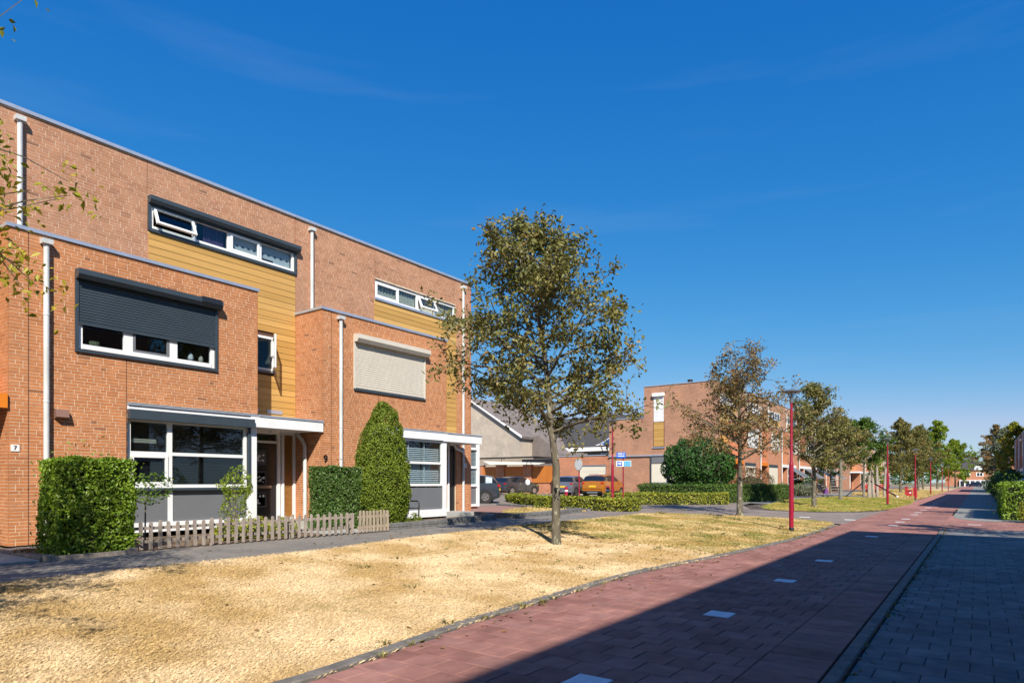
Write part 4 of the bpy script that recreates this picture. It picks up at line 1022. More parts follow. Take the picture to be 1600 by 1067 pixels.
for i, k in enumerate('bdbcdb'): clone(fh[k], (hx, 104+i*W, .36), ('first', 'second', 'third', 'fourth', 'fifth', 'sixth')[i]+' house of the distant row beyond the red bench', group='brick houses of the distant row')
near5 = far_house((hx, 3.91-W-.005, .36), 'neighbouring brick house with orange canopy fascia beside house number 7', 'c', mirror=False, group='brick terraced houses beside the verge')
# right-hand rows: they stand outside the frame but throw the long shadows over the path
names = ('first', 'second', 'third', 'fourth', 'fifth', 'sixth', 'seventh', 'eighth')
for i in range(5): clone(fh['db'[i % 2]], (4.18, 14.6-i*W, 0), names[i]+' house from the crossing in the row that shades the cycle path', R(180), 'brick houses shading the cycle path')
for i in range(7): clone(fh['bd'[i % 2]], (4.25, 39.9+W*(i+1), 0), names[i]+' house of the shading row beyond the crossing', R(180), 'brick houses beyond the crossing')
for i in range(5): clone(fh['db'[i % 2]], (4.7, 112+W*(i+1), 0), names[i]+' house of the dark row behind the roadside trees', R(180), 'brick houses behind the roadside trees')

# corner building that closes the far row
h = thing('corner_house', 'corner house with white shuttered tall window and dark framed corner glazing', 'house', (-15.05, 45.2, .36))
b = MB(); b.box(-5.45, 0, 0, .897, 0, 8.34); b.box(-5.45, 0, .9, 8, 8.20, 8.30); b.box(-5.45, -5.40, .9, 9, 0, 8.34); b.build('wall', M['far_brown'], h)
b = MB(); b.box(-5.50, .05, -.05, .25, 8.34, 8.41); b.build('coping', M['coping'], h)
b = MB(); b.box(-8.4, -5.453, .0, 7, 0, 6.0); b.build('wing', M['far_brown'], h)
b = MB(); b.box(-8.45, -5.46, -.05, .2, 6.0, 6.06); b.build('coping', M['coping'], h)
def onend(x0, x1, z0, z1, d0=.003, d1=.04): bb = MB(); bb.box(x0, x1, -d1, -d0, z0, z1); return bb
o = onend(-4.72, -3.80, 7.55, 7.80, .003, .22); o.build('roller_shutter', M['white'], h); 
b = MB(); z = 7.55
while z > 5.75: b.add([(-4.66, -.02, z), (-3.86, -.02, z), (-3.86, -.035, z-.03), (-4.66, -.035, z-.03), (-4.66, -.02, z-.095), (-3.86, -.02, z-.095)], [(0, 3, 2, 1), (3, 4, 5, 2)]); z -= .10
b.build('curtain', M['white'], h)
onend(-4.70, -3.82, 3.75, 5.72, .003, .02).build('panel_frame', M['joint'], h)
z = 3.82; rdx = random.Random(3)
while z < 5.6: bb = onend(-4.66, -3.86, z+.006, z+.157, .021, .035); bb.tint = rdx.random(); bb.t = [rdx.random()]*len(bb.f); bb.build('board', M['cladding'], h); z += .163
onend(-4.74, -3.78, 3.68, 3.76, .0031, .08).build('window_sill', M['coping'], h)
b = MB(); b.box(-8.4, -1.9, -.12, -.003, 3.10, 3.19); b.build('band', M['coping'], h)
for x0, x1 in ((-4.82, -3.60), (-3.38, -2.1)):
    onend(x0, x1, 1.12, 2.50, .003, .05).build('sunscreen', M['screen'], h); onend(x0, x1, 0.15, 1.10, .003, .045).build('panel', M['greypanel'], h); onend(x0, x1, 2.56, 3.05, .003, .045).build('panel', M['greypanel'], h)
for x0, x1 in ((-4.90, -4.82), (-3.60, -3.38), (-2.1, -2.0)): onend(x0, x1, .05, 3.10, .003, .10).build('post', M['navy'], h)
for i, (x, y) in enumerate(((-2.6, 2), (-1.2, 3))): b = MB(); b.lathe([(.14, 8.3), (.14, 8.75), (.2, 8.76), (.2, 8.9), (0, 8.92)], 10, (x, y, 0)); b.build('roof_vent', M['black'], h)
# garage wing with cream door
h = thing('garage_block', 'low brick garage block with cream door behind the parked cars', 'garage', (-28.2, 45.25, .45))
b = MB()
for r in rects(0, 4.75, 0, 3.15, [(1.95, 4.45, -1, 2.42)]): b.box(r[0], r[1], 0, .3, r[2], r[3])
b.box(0, 4.7, .3, 6, 2.9, 3.0); b.box(0, .25, .3, 6, 0, 2.9); b.build('wall', M['far_brick'], h)
b = MB(); b.box(-.05, 4.75, -.05, .35, 3.15, 3.22); b.build('coping', M['coping'], h)
gd = MB(); gd.box(1.95, 4.45, .10, .15, 0, 2.42); gd = gd.build('garage_door', M['screen'], h)
b = MB(); b.box(1.95, 4.45, .02, .1, 2.36, 2.42); b.build('lintel', M['coping'], h)
for i in range(5): b = MB(); b.box(1.97, 4.43, .085, .099, .02+i*.47, .47+i*.47); b.build('door_panel', M['cream'] if 0 else M['screen'], gd)
# parasol on the terrace above the garage
p = thing('parasol', 'white parasol on the terrace above the garage door', 'parasol', (-24.4, 47.6, 3.45))
b = MB(); b.tube([(0, 0, 0), (0, 0, 1.9)], .03, 8); b.build('pole', M['white'], p)
b = MB(); b.lathe([(1.5, 1.05), (1.0, 1.25), (.5, 1.55), (0.05, 1.92)], 8); b.build('canopy', M['white_wood'], p)
# houses beyond the car park
def gable(name, label, loc, poly, depth_, wall, roof, over=.3, rz=0):
    h = thing(name, label, 'house', loc, rz); b = MB(); b.prism(poly, 0, depth_); b.build('wall', M[wall], h); return h
h = thing('gabled_house', 'pale brick house with a long sloping gable behind the orange garage doors', 'house', (-43.5, 52, .5))
b = MB(); b.prism([(-6, 0), (6.7, 0), (6.7, 5.6), (-.2, 9.6), (-6, 6.2)], 0, 9); b.build('wall', M['pale_brick'], h)
b = MB(); b.prism([(6.95, 5.30), (7.0, 5.55), (-.2, 9.95), (-.2, 9.7)], -.25, 9.2); b.prism([(-6.3, 6.1), (-.2, 9.70), (-.2, 9.95), (-6.3, 6.4)], -.25, 9.2); b.build('roof', M['grey_brick'], h)
b = MB(); b.prism([(7.02, 5.35), (7.05, 5.6), (-.2, 10.0), (-.2, 9.86)], -.31, -.255); b.build('verge_board', M['white_wood'], h)
h = thing('grey_gabled_house', 'dark grey brick house end with sloping top beside the pale gable', 'house', (-36.7, 54, .5))
b = MB(); b.prism([(0, 0), (4.2, 0), (4.2, 3.0), (.8, 5.7), (0, 5.7)], 0, 7); b.build('wall', M['grey_brick'], h)
h = thing('roofed_house', 'house with a broad dark tiled roof and white dormer fascia', 'house', (-40, 57, .5))
b = MB(); b.box(2.5, 20, 0, 9, 0, 4.2); b.build('wall', M['grey_brick'], h)
b = MB(); b.prism([(-.4, 4.35), (-.35, 4.5), (4.6, 8.1), (9.6, 4.4), (9.6, 4.2)], 0.5, 21, 'x'); b.build('roof', M['rooftile'] if 'rooftile' in M else M['felt'], h)
b = MB(); b.box(1.6, 20.5, -.5, -.38, 4.1, 4.5); b.build('fascia', M['white_wood'], h)
for x in (4.4, 9.5, 13.3):
    b = MB(); b.box(x, x+1.5, -.05, -.01, 2.7, 3.9); q = b.build('window', M['white'], h); b = MB(); b.box(x+.12, x+1.38, -.08, -.055, 2.82, 3.8); b.build('pane', M['darkpane'], q)
b = MB(); b.box(6.6, 7.9, -1.0, -.01, 2.6, 3.9); b.build('dormer_box', M['screen'], h); b = MB(); b.box(10.9, 13.0, -1.2, -.02, 2.9, 3.5); b.build('terrace_screen', M['woodpanel'], h)
h = thing('carport', 'carport with timber fascia, sloping cream canopy and orange garage doors', 'carport', (-38.6, 47, .5))
for x in (.0, 2.55, 5.6, 8.9): b = MB(); b.box(x, x+(.9 if x < 6 else .6), 0, .5, 0, 2.55); b.build('pier', M['far_brick'], h); b = MB(); b.box(x-.08, x+(.98 if x < 6 else .68), -.06, .56, 2.55, 2.62); b.build('pier_cap', M['slab'], h)
b = MB(); b.box(.9, 8.9, .2, .4, 0, .95); b.build('low_wall', M['far_brick'], h)
for x0, x1 in ((.92, 2.53), (3.47, 5.58), (6.52, 8.88)):
    n_ = 3 if x1-x0 > 2 else 2
    for i in range(n_): a = x0+(x1-x0)*i/n_; b = MB(); b.box(a+.01, a+(x1-x0)/n_-.01, .12, .18, .95, 2.42); b.build('garage_door', M['orangewood'] if 'orangewood' in M else M['orange'], h)
for i in range(26): b = MB(); b.box(-.4+i*.25, -.16+i*.25, .9, .95, 2.6, 3.25); b.build('plank', M['fence2'], h)
b = MB(); b.box(-.6, 6.4, .85, 4, 3.25, 3.33); b.box(5.2, 10.2, .4, 4, 2.75, 3.05); b.build('roof', M['black'], h)
b = MB(); b.add([(.7, .3, 3.0), (8.0, .0, 2.70), (8.0, -.9, 2.56), (2.6, -1.1, 2.62), (.7, .3, 2.96), (8, 0, 2.66), (8, -.9, 2.52), (2.6, -1.1, 2.58)], [(0, 3, 2, 1), (4, 5, 6, 7), (2, 3, 7, 6), (0, 4, 7, 3)]); b.build('canopy', M['screen'], h)
b = MB(); b.box(9.6, 12.2, -.1, .0, 2.2, 3.4); b.build('planter_box', M['grey_brick'], h)
b = MB(); b.tube([(3.05, .2, 2.6), (3.05, .2, 3.1), (3.2, .2, 3.25), (3.35, .2, 3.1)], .03, 5); b.build('hook', M['black'], h)
# house that closes the street
h = thing('house', 'brick house with white ground floor closing the far end of the street', 'house', (-9, 262, 0))
b = MB(); b.box(0, 22, 0, 9, 0, 5.6); b.build('wall', M['far_brick'], h)
b = MB(); b.prism([(-.4, 5.5), (4.5, 8.6), (9.4, 5.5)], -.5, 22.5, 'x'); b.build('roof', M['rooftile'] if 'rooftile' in M else M['felt'], h)
b = MB(); b.box(4, 22, -.6, -.02, .0, 2.2); b.build('white_front', M['white_wood'], h)
for i in range(12): b = MB(); b.box(4.3+i*1.4, 5.3+i*1.4, -.66, -.61, .9 if i % 3 else .1, 1.9); b.build('window', M['darkpane'], h)
for x in (5, 8.5, 13, 17): b = MB(); b.box(x, x+2, -.06, -.01, 3.4, 4.7); q = b.build('window', M['white'], h); b = MB(); b.box(x+.3, x+.9, -.1, -.07, 3.6, 4.5); b.box(x+1.1, x+1.7, -.1, -.07, 3.6, 4.5); b.build('pane', M['darkpane'], q)
b = MB(); b.prism([(7.5, 5.5), (10.5, 5.5), (9, 7.6)], -.3, 0); b.build('gable', M['white_wood'], h)

# ---------------------------------------------------------------- front gardens beside the verge
sheet('garden_soil', [(-15.0, 4.35), (-11.25, 4.35), (-11.25, 10.6), (-11.35, 11), (-11.9, 15.2), (-13, 19), (-15, 19)], .008, M['soil'])
sheet('garden_path', [(-14.9, 9.0), (-11.4, 9.0), (-11.4, 10.4), (-14.9, 10.4)], .016, M['slab'])
sheet('gravel_garden', [(-18.8, 17.2), (-12.9, 16.9), (-13.4, 21.4), (-18.5, 25)], .020, M['pinkgravel'])
dg = sheet('dry_grass', [(-13.0, 17.4), (-12.4, 17.2), (-12.3, 21.8), (-16.2, 23.5), (-15.0, 20.0)], .026, M['straw']); dg['kind'] = 'stuff'; scatter(dg, 120, tuft('tuft', 12, .06, .08, 9, M['grass_mid']), 9, .6, 1.4); tag(dg, 'dry grass in the small garden with the hook pole', 'grass')
b = MB(); b.box(-14.9, -10.85, 1.2, 3.42, .20, .385); drv = b.build('garden_slab', M['slab'], None, kind='structure')
# timber edging at the corner of the front garden of number 7
t = thing('timber_edging', 'low dark timber edging on the pavement before the front garden hedge', 'edging', (-10.95, 3.5, .34))
for (x0, x1, y0, y1, z1) in ((-.05, .05, 0, .12, .10), (-.04, .04, .12, 1.15, .075), (-.05, .05, 1.15, 1.27, .11), (-2.3, -.05, -.02, .06, .07)): b = MB(); b.box(x0, x1, y0, y1, -.1, z1); b.build('beam', M['fence'], t)
b = MB(); b.box(-2.3, -.05, .07, .75, -.1, .05); b.build('plank', M['fence'], t)
# picket fence
def picket(parent, x, y, ang, hh, m, rd):
    b = MB(); w_, t_ = .029, .010; e = hh-.03
    poly = [(-w_, .035), (w_, .035), (w_, e), (w_*.6, e+.022), (0, e+.03), (-w_*.6, e+.022), (-w_, e)]
    b.prism(poly, -t_, t_); o = b.build('picket', m, parent, loc=(x, y, 0)); o.rotation_euler = (rd.uniform(-.02, .02), rd.uniform(-.025, .025), ang); return o
f = thing('picket_fence', 'weathered low grey picket fence along the front garden of number 7', 'fence', (-11.27, 4.5, .34)); rd = random.Random(2)
n_ = 33
for i in range(n_): picket(f, 0.02+.004*i, .02+i*.150, R(90), .50+rd.uniform(-.02, .02), M['fence'], rd)
for i in range(9): picket(f, -.14-i*.155, -.02-i*.012, 0, .48+rd.uniform(-.02, .02), M['fence'], rd)
b = MB()
for z in (.14, .36): b.box(-.025, .0, -.05, 4.95, z, z+.05)
b.build('rail', M['fence'], f)
b = MB()
for z in (.14, .36): b.box(-1.5, -.03, 0.0, .02, z, z+.05)
b.build('rail', M['fence'], f)
for y in (-.03, 1.7, 3.3, 4.9): b = MB(); b.box(-.085, -.026, y, y+.06, -.1, .46); b.build('post', M['fence'], f)
f = thing('picket_fence', 'short newer pale brown picket section at the thuja end of the fence', 'fence', (-11.13, 9.50, .34))
for i in range(9): picket(f, .01, .02+i*.105, R(90), .52+rd.uniform(-.01, .01), M['fence2'], rd)
b = MB(); b.box(-.025, -.002, -.02, .92, .13, .18); b.box(-.025, -.002, -.02, .92, .36, .41); b.build('rail', M['fence2'], f)
# walling blocks
def blockwall(label, pts, hh, seed, bh=.10, L=.36, th=.16):
    o = thing('block_wall', label, 'wall', (pts[0][0], pts[0][1], gz(pts[0][0]))); rd = random.Random(seed)
    for (x0, y0), (x1, y1) in zip(pts, pts[1:]):
        d = Vector((x1-x0, y1-y0, 0)); LL = d.length; d.normalize(); s = Vector((d.y, -d.x, 0))
        for r in range(int(round(hh/bh))):
            u = -(L/2)*(r % 2)
            while u < LL-.02:
                a, c = max(u, 0), min(u+L*rd.uniform(.95, 1.05), LL); u = c
                if c-a < .05: break
                p = Vector((x0-pts[0][0], y0-pts[0][1], 0))+d*(a+c)/2; q = MB(); e = .012; hx_, hy_, hz_ = (c-a)/2-.004, th/2+rd.uniform(-.008, .008), bh/2-.004
                cx_ = [(sx_*(hx_-(e if k else 0)), sy_*(hy_-(e if k else 0)+0), zz) for k, zz in ((0, -hz_), (0, hz_-e), (1, hz_)) for sx_, sy_ in ((-1, -1), (1, -1), (1, 1), (-1, 1))]
                vs = [tuple(d*v[0]+s*v[1]+Vector((0, 0, v[2]))) for v in cx_]
                q.add(vs, [(i+4*k, (i+1) % 4+4*k, (i+1) % 4+4*k+4, i+4*k+4) for k in (0, 1) for i in range(4)]+[(8, 9, 10, 11)])
                q.build('block', M['stone'], o, loc=(p.x, p.y, bh*(r+.5)-.02))
    return o
blockwall('low grey block wall in front of the bench and thuja', [(-11.35, 10.65), (-11.55, 13.0), (-12.0, 15.5), (-12.7, 16.1)], .20, 1)
blockwall('low grey block wall beyond the garden gap behind the first oak', [(-13.6, 16.6), (-11.75, 16.45), (-11.95, 19.2), (-12.35, 21.4)], .20, 2)
blockwall('long low dark edging wall at the car park side of the gravel garden', [(-19.0, 24.9), (-15.6, 23.6), (-12.4, 22.2)], .12, 3, bh=.12)
# bench
bn = thing('garden_bench', 'black metal garden bench with curved armrest beside the thuja', 'bench', (-13.20, 12.05, .36), 0)
for y in (0, 1.15):
    b = MB(); b.tube([(.30, y, 0), (.30, y, .55), (.25, y, .60), (.0, y, .60), (-.2, y, .60)], .022, 8); b.build('armrest', M['black'], bn, True)
    b = MB(); b.tube([(-.17, y, 0), (-.20, y, .40), (-.30, y, .85)], .016, 8); b.build('leg', M['black'], bn, True)
for i in range(5): b = MB(); b.box(-.18+i*.095, -.11+i*.095, 0, 1.15, .39, .41); b.build('slat', M['black'], bn)
for i in range(4): b = MB(); b.box(-.24-i*.02, -.225-i*.02, 0, 1.15, .50+i*.09, .56+i*.09); b.build('slat', M['black'], bn)
# hedges and plants of the gardens
hedge('box_hedge', 'clipped bright green laurel block at the corner of garden number 7', [(-11.9, -11.12, 3.74, 4.82, 1.50)], 'hedge_laurel', .062, 2600, 1, amp=.05)
hedge('box_hedge', 'darker clipped hedge block before house number 9', [(-13.0, -12.5, 9.55, 11.3, 1.54)], 'hedge_dark', .060, 2300, 2, amp=.06)
shrub('thuja', 'tall yellow green thuja cone between the hedge and the bench', (-12.40, 11.36, .34), [(.45, 0), (.62, .35), (.70, .9), (.67, 1.5), (.58, 2.1), (.47, 2.6), (.33, 2.95), (.10, 3.2)], 'thuja', .072, 25000, 3, cat='conifer', amp=.12, core=.80, wid=.35)
shrub('standard_rose', 'thin stemmed small shrub behind the pickets below the small sash window', (-12.4, 5.55, .36), [(.05, .75), (.30, .85), (.36, 1.02), (.25, 1.2), (.05, 1.28)], 'leaf_green', .065, 420, 4, core=0, trunk=(.85, .017), amp=.12, sx=1.2, sy=1.3)
shrub('young_shrub', 'loose light green shrub in front of the large window of number 7', (-12.6, 7.45, .36), [(.10, .25), (.25, .5), (.36, .85), (.40, 1.05), (.22, 1.25), (.05, 1.42)], 'leaf_lime', .06, 1100, 5, core=0, stems=8, amp=.14)
for i, (x, y, r_) in enumerate(((-12.05, 7.0, .34), (-12.1, 7.6, .36), (-12.0, 8.2, .30), (-12.6, 8.0, .3))):
    shrub('spindle_bush', ('variegated low bush under the loose shrub', 'variegated low bush beside the doorpath', 'small variegated bush nearest the garden path', 'variegated bush close to the house wall')[i], (x, y, .36), [(r_*.8, 0), (r_, .14), (r_*.75, .30), (.03, .40)], 'hedge_yellow', .05, 700, 20+i, amp=.05, group='variegated bushes behind the fence')
shrub('weed_clump', 'grassy clump at the foot of the thuja and low wall', (-11.75, 11.9, .34), [(.25, 0), (.3, .12), (.2, .3), (.02, .4)], 'leaf_lime', .10, 260, 9, core=0, wid=.12, nw=.2, amp=.05)
shrub('leaf_heap', 'small heap of dead leaves on the corner of the timber edging', (-12.1, 3.66, .40), [(.22, 0), (.2, .03), (.03, .05)], 'leaf_dry', .05, 90, 10, core=0, amp=.01)
shrub('lavender', 'purple flowering patch in the pink gravel garden', (-15.6, 18.0, .36), [(.35, 0), (.4, .08), (.25, .18), (.03, .22)], 'leaf_bronze', .05, 260, 11, core=0)
# hook pole with a white solar ball in the small garden
t = thing('hook_pole', 'thin dark hook pole with a white ball in the small dry garden', 'pole', (-15.05, 21.66, .36))
b = MB(); b.tube([(0, 0, 0), (0, 0, 1.75), (.03, .02, 1.95), (.12, .06, 2.0), (.18, .1, 1.93), (.19, .1, 1.82)], .012, 6); b.build('pole', M['black'], t)
b = MB(); b.lathe([(.0, -.14), (.08, -.1), (.11, 0), (.08, .1), (0, .14)], 12, (.05, .04, 1.13)); b.build('ball', M['opalw'] if 'opalw' in M else M['white'], t, True)

# ---------------------------------------------------------------- hedges of the crossing and the far row
hedge('clipped_hedge', 'low golden hedge in front of the parked orange car', [(-15.4, -10.85, 22.75, 23.75, .54)], 'hedge_yellow', .075, 620, 31, amp=.06)
hedge('clipped_hedge', 'low golden hedge running back towards the dark hatchback', [(0, 8.6, 0, 1.0, .50)], 'hedge_yellow', .08, 560, 30, amp=.06, rz=R(138), loc=(-18.1, 26.5, .34))
hedge('clipped_hedge', 'low golden hedge across the side street before the corner glazing', [(0, 6.3, 0, .85, .62)], 'hedge_yellow', .085, 520, 32, amp=.05, rz=R(38), loc=(-13.0, 31.3, .34))
hedge('clipped_hedge', 'long dark green hedge round the corner garden of the far row', [(0, 9.0, 0, 1.0, 1.0)], 'leaf_green', .09, 420, 33, amp=.07, rz=R(77), loc=(-10.9, 38.3, .34))
hedge('clipped_hedge', 'dark green hedge running back to the corner glazing', [(0, 5.0, 0, .9, 1.02)], 'leaf_green', .09, 420, 34, amp=.07, rz=R(-6), loc=(-13.9, 35.4, .34))
shrub('round_tree', 'deep green clipped round tree by the corner glazing', (-13.9, 38.6, .34), [(.5, .80), (1.6, .95), (2.15, 1.7), (2.15, 2.7), (1.75, 3.3), (1.0, 3.72), (.05, 3.9)], 'leaf_deep', .16, 9500, 35, cat='tree', amp=.20, core=.80, trunk=(1.6, .09))
shrub('bronze_shrub', 'reddish brown rounded shrub behind the long hedge', (-13.0, 46.5, .34), [(1.2, .2), (1.5, .8), (1.4, 1.5), (.9, 2.0), (.05, 2.2)], 'leaf_bronze', .10, 3800, 36, amp=.15, sy=1.8)
shrub('pale_shrub', 'silvery green mounded shrub beside the far pavement', (-12.2, 52.4, .34), [(.8, 0), (1.0, .45), (.7, .9), (.05, 1.15)], 'leaf_silver', .10, 1300, 37, amp=.12, sy=1.3)
shrub('dark_bush', 'dark bush under the grey awning', (-13.2, 63.0, .34), [(1.0, 0), (1.3, .8), (.9, 1.6), (.05, 1.9)], 'leaf_deep', .12, 1500, 38, amp=.15)
shrub('low_bush', 'low grey green bush behind the third oak', (-11.6, 57.0, .34), [(.9, 0), (1.1, .4), (.7, .9), (.05, 1.0)], 'leaf_silver', .10, 900, 39, amp=.12)
# right-hand side of the path
hedge('clipped_hedge', 'bright green hedge block at the pavement corner', [(.80, 3.4, 31.2, 41.0, 1.42)], 'hedge_laurel', .10, 420, 41, amp=.10)
shrub('golden_bush', 'small yellow green bush before the bright hedge block', (1.75, 29.9, 0), [(.4, 0), (.55, .35), (.45, .75), (.05, .95)], 'hedge_yellow', .08, 1500, 42, amp=.10)
for i, (x, y, r_, h_) in enumerate(((2.0, 47, 1.1, 1.9), (2.1, 54, 1.2, 2.2), (2.1, 61, 1.3, 2.4), (2.3, 69, 1.5, 2.7), (2.4, 79, 1.6, 2.6), (2.3, 92, 1.8, 2.8), (2.4, 108, 2.0, 3.0))):
    shrub('roadside_bush', 'dark shaded roadside bush, number '+('one', 'two', 'three', 'four', 'five', 'six', 'seven')[i]+' from the bright hedge block', (x, y, 0), [(r_*.7, 0), (r_, h_*.35), (r_*.85, h_*.7), (.05, h_)], 'leaf_deep', .14, 2400, 50+i, amp=.2, sy=2.6, group='dark bushes along the pavement')

# ---------------------------------------------------------------- trees
tree('oak_tree', 'yellowing tree whose leafy branches reach in before house number 7', (-7.5, -1.08, gz(-7.5)), 5.9, 2.1, 3.25, 3, 'leaf_yel', 34000, .070, .12, 60, twigs=12, tb=-.02, sparse=.6, up=.25, prof=lambda t: 1.0 if t < .35 else 1-(t-.35)*1.25)
tree('oak_tree', 'young oak with olive crown on the dry verge before house number 9', (-7.01, 11.17, gz(-7)), 6.75, 2.3, 2.35, 5, 'leaf_oak', 16500, .105, .095, 44, sparse=.60, twigs=13, up=.28, tb=-.02, lean=(-.7, -.3),
     prof=lambda t: (.85+.7*t if t < .22 else 1.0-.2*(t-.22) if t < .45 else .95-(t-.45)*1.15))
tree('oak_tree', 'thin brownish young oak beside the side street', (-7.34, 24.84, gz(-7.3)), 6.0, 2.1, 2.6, 8, 'leaf_dry', 7800, .115, .115, 38, sparse=.75, twigs=11, up=.35,
     prof=lambda t: (.95 if t < .3 else 1.0-(t-.3)*.75))
tree('oak_tree', 'young oak on the greener verge behind the first red lamp post', (-6.86, 36.0, gz(-7)), 6.5, 2.0, 2.5, 13, 'leaf_oak', 10500, .125, .12, 36, sparse=.5, twigs=10)
tree('oak_tree', 'pale stemmed young tree behind the purple pushchair', (-7.81, 50.03, gz(-7.8)), 5.8, 2.4, 2.7, 14, 'leaf_oak', 11000, .14, .13, 32, bark='barkpale', twigs=8)
tree('young_tree', 'green leafy tree above the playground logs', (-7.30, 57.3, gz(-7.3)), 6.2, 2.4, 2.9, 15, 'leaf_green', 12000, .16, .09, 34, bark='barkpale', twigs=8)
tree('oak_tree', 'broad brown green tree behind the red bench', (-7.41, 88.3, gz(-7.4)), 8.6, 2.0, 3.6, 16, 'leaf_oak', 15000, .20, .16, 38, twigs=8)
tree('oak_tree', 'brown green tree just past the red railings', (-6.9, 108, gz(-7)), 9.2, 2.2, 3.9, 17, 'leaf_oak', 14000, .22, .16, 36, twigs=8)
tree('oak_tree', 'dark tree between the railings tree and the lime trees', (-7.6, 130, gz(-7)), 9.5, 2.4, 4.2, 18, 'leaf_deep', 6000, .28, .16, 30, twigs=8, tb=.2)
tree('lime_tree', 'tall lime green tree with a pointed grey green top', (-6.4, 150, gz(-6.4)), 13.6, 2.4, 5.2, 19, 'leaf_lime', 16000, .32, .2, 36, twigs=8, group='tall trees at the far end')
tree('lime_tree', 'bright green tree overhanging the far end of the path', (-4.6, 195, .02), 12, 1.8, 6.4, 20, 'leaf_lime', 15000, .38, .2, 36, twigs=8, group='tall trees at the far end')
tree('oak_tree', 'slim tree between the far row and the green playground tree', (-12.5, 74, .34), 6.5, 1.6, 2.8, 23, 'leaf_deep', 5500, .17, .12, 28, twigs=8, group='trees near the playground')
tree('oak_tree', 'small bright tree behind the red bench', (-11.0, 97, .34), 5.0, .8, 2.2, 24, 'leaf_lime', 4000, .18, .1, 24, twigs=8, group='trees near the playground')
# right-hand trees
tree('oak_tree', 'yellowish tree at the end of the shading row, casting the long twiggy shadow', (3.6, 20.4, 0), 6.6, 2.4, 2.4, 25, 'leaf_yel', 5500, .11, .11, 28, sparse=.5, twigs=8, group='trees along the pavement')
tree('oak_tree', 'nearly bare tree whose twigs reach in above the bright hedge block', (4.1, 33.0, 0), 7.2, 2.8, 2.8, 26, 'leaf_dry', 2600, .11, .11, 28, sparse=.7, twigs=9, group='trees along the pavement')
tree('oak_tree', 'olive tree leaning over the dark bushes', (3.3, 88, 0), 8.0, 1.9, 3.0, 27, 'leaf_yel', 11000, .20, .14, 34, twigs=8, group='trees along the pavement')
tree('oak_tree', 'grey green tree beyond the olive tree on the pavement side', (3.2, 118, 0), 9.2, 1.9, 3.9, 28, 'leaf_silver', 11000, .24, .15, 30, twigs=8, tb=-.2, group='trees along the pavement')
tree('oak_tree', 'reddish topped tree at the far end of the pavement', (3.0, 170, 0), 13.5, 2.0, 5.4, 29, 'leaf_dry', 13000, .33, .2, 34, twigs=8, group='trees along the pavement')
tree('lime_tree', 'bright green low tree where the street closes', (5.2, 205, 0), 10, 1.4, 6.0, 30, 'leaf_lime', 9000, .38, .2, 32, twigs=8, group='tall trees at the far end')
# distant belt of trees closing the gaps
P = []; rs_ = np.random.RandomState(77)
for i in range(46):
    cx_, cy_ = rs_.uniform(-120, 90), rs_.uniform(285, 330); r_ = rs_.uniform(5, 9); q = rs_.normal(size=(420, 3)); q /= np.linalg.norm(q, axis=1)[:, None]
    P.append(q*r_*rs_.uniform(.7, 1.05, (420, 1))*np.array([1, 1, .8])+np.array([cx_, cy_, r_*.9]))
tl = leaves('treeline', np.concatenate(P), 1.3, M['leaf_green'], None, 4, kind='stuff'); tag(tl, 'distant belt of green trees behind the end of the street', 'trees')

# ---------------------------------------------------------------- red street furniture
def lamp(loc, label):
    o = thing('street_lamp', label, 'street lamp', loc, 0, 'red street lamps along the path')
    b = MB(); b.lathe([(.066, .12), (.066, 1.98), (.058, 2.04), (.040, 2.10), (.036, 3.88), (0, 3.88)], 14); b.build('pole', M['red'], o, True)
    b = MB(); b.lathe([(.0, -.1), (.070, -.1), (.070, .14), (.066, .15)], 14); b.build('base', M['black'], o, True)
    b = MB(); b.box(.058, .07, -.03, .03, .6, .9); b.build('service_door', M['red'], o)
    b = MB(); b.lathe([(0, 3.84), (.046, 3.84), (.052, 3.90), (.052, 3.98), (.062, 4.0), (.055, 4.02)], 14); b.build('collar', M['lamphead'], o, True)
    b = MB(); b.lathe([(.055, 4.02), (.10, 4.09), (.20, 4.155), (.215, 4.16)], 18); b.build('lamp_glass', M['opal'], o, True)
    b = MB(); b.lathe([(.02, 4.03), (.03, 4.10), (.03, 4.15), (0, 4.15)], 8); b.build('bulb', M['white'], o)
    b = MB(); b.lathe([(0, 4.158), (.255, 4.158), (.262, 4.172), (.22, 4.20), (.12, 4.235), (0, 4.245)], 20); b.build('lamp_cap', M['lamphead'], o, True)
    b = MB()
    for i in range(3): a = i*2.094; b.tube([(.05*math.cos(a), .05*math.sin(a), 4.0), (.21*math.cos(a), .21*math.sin(a), 4.16)], .006, 4)
    b.build('bracket', M['lamphead'], o); return o
l0 = lamp((-4.48, 20.25, gz(-4.48)), 'red lamp post on the tip of the dry verge')
for (x, y), t in zip(((-4.55, 46), (-4.22, 62.9), (-4.35, 87), (-4.24, 113), (-4.15, 134), (-14.47, 28.24)),
                     ('second red lamp post, before the playground', 'third red lamp post, by the litter bin and railings', 'fourth red lamp post along the cycle path', 'fifth red lamp post along the cycle path', 'farthest small red lamp post along the path', 'red lamp post behind the golden hedge near the orange car')):
    clone(l0, (x, y, gz(x)), t)
def bollard(loc, label):
    o = thing('bollard', label, 'bollard', loc, 0, 'short red bollards by the car park'); b = MB(); b.lathe([(.0, -.05), (.085, -.05), (.085, .88), (.07, .94), (0, .96)], 12); b.build('post', M['red'], o, True)
    b = MB(); b.lathe([(.087, .70), (.087, .78)], 12); b.build('band', M['white'], o); return o
b0 = bollard((-16.3, 26.9, .34), 'red bollard in front of the small grey car'); clone(b0, (-15.6, 29.9, .34), 'red bollard in front of the orange car')
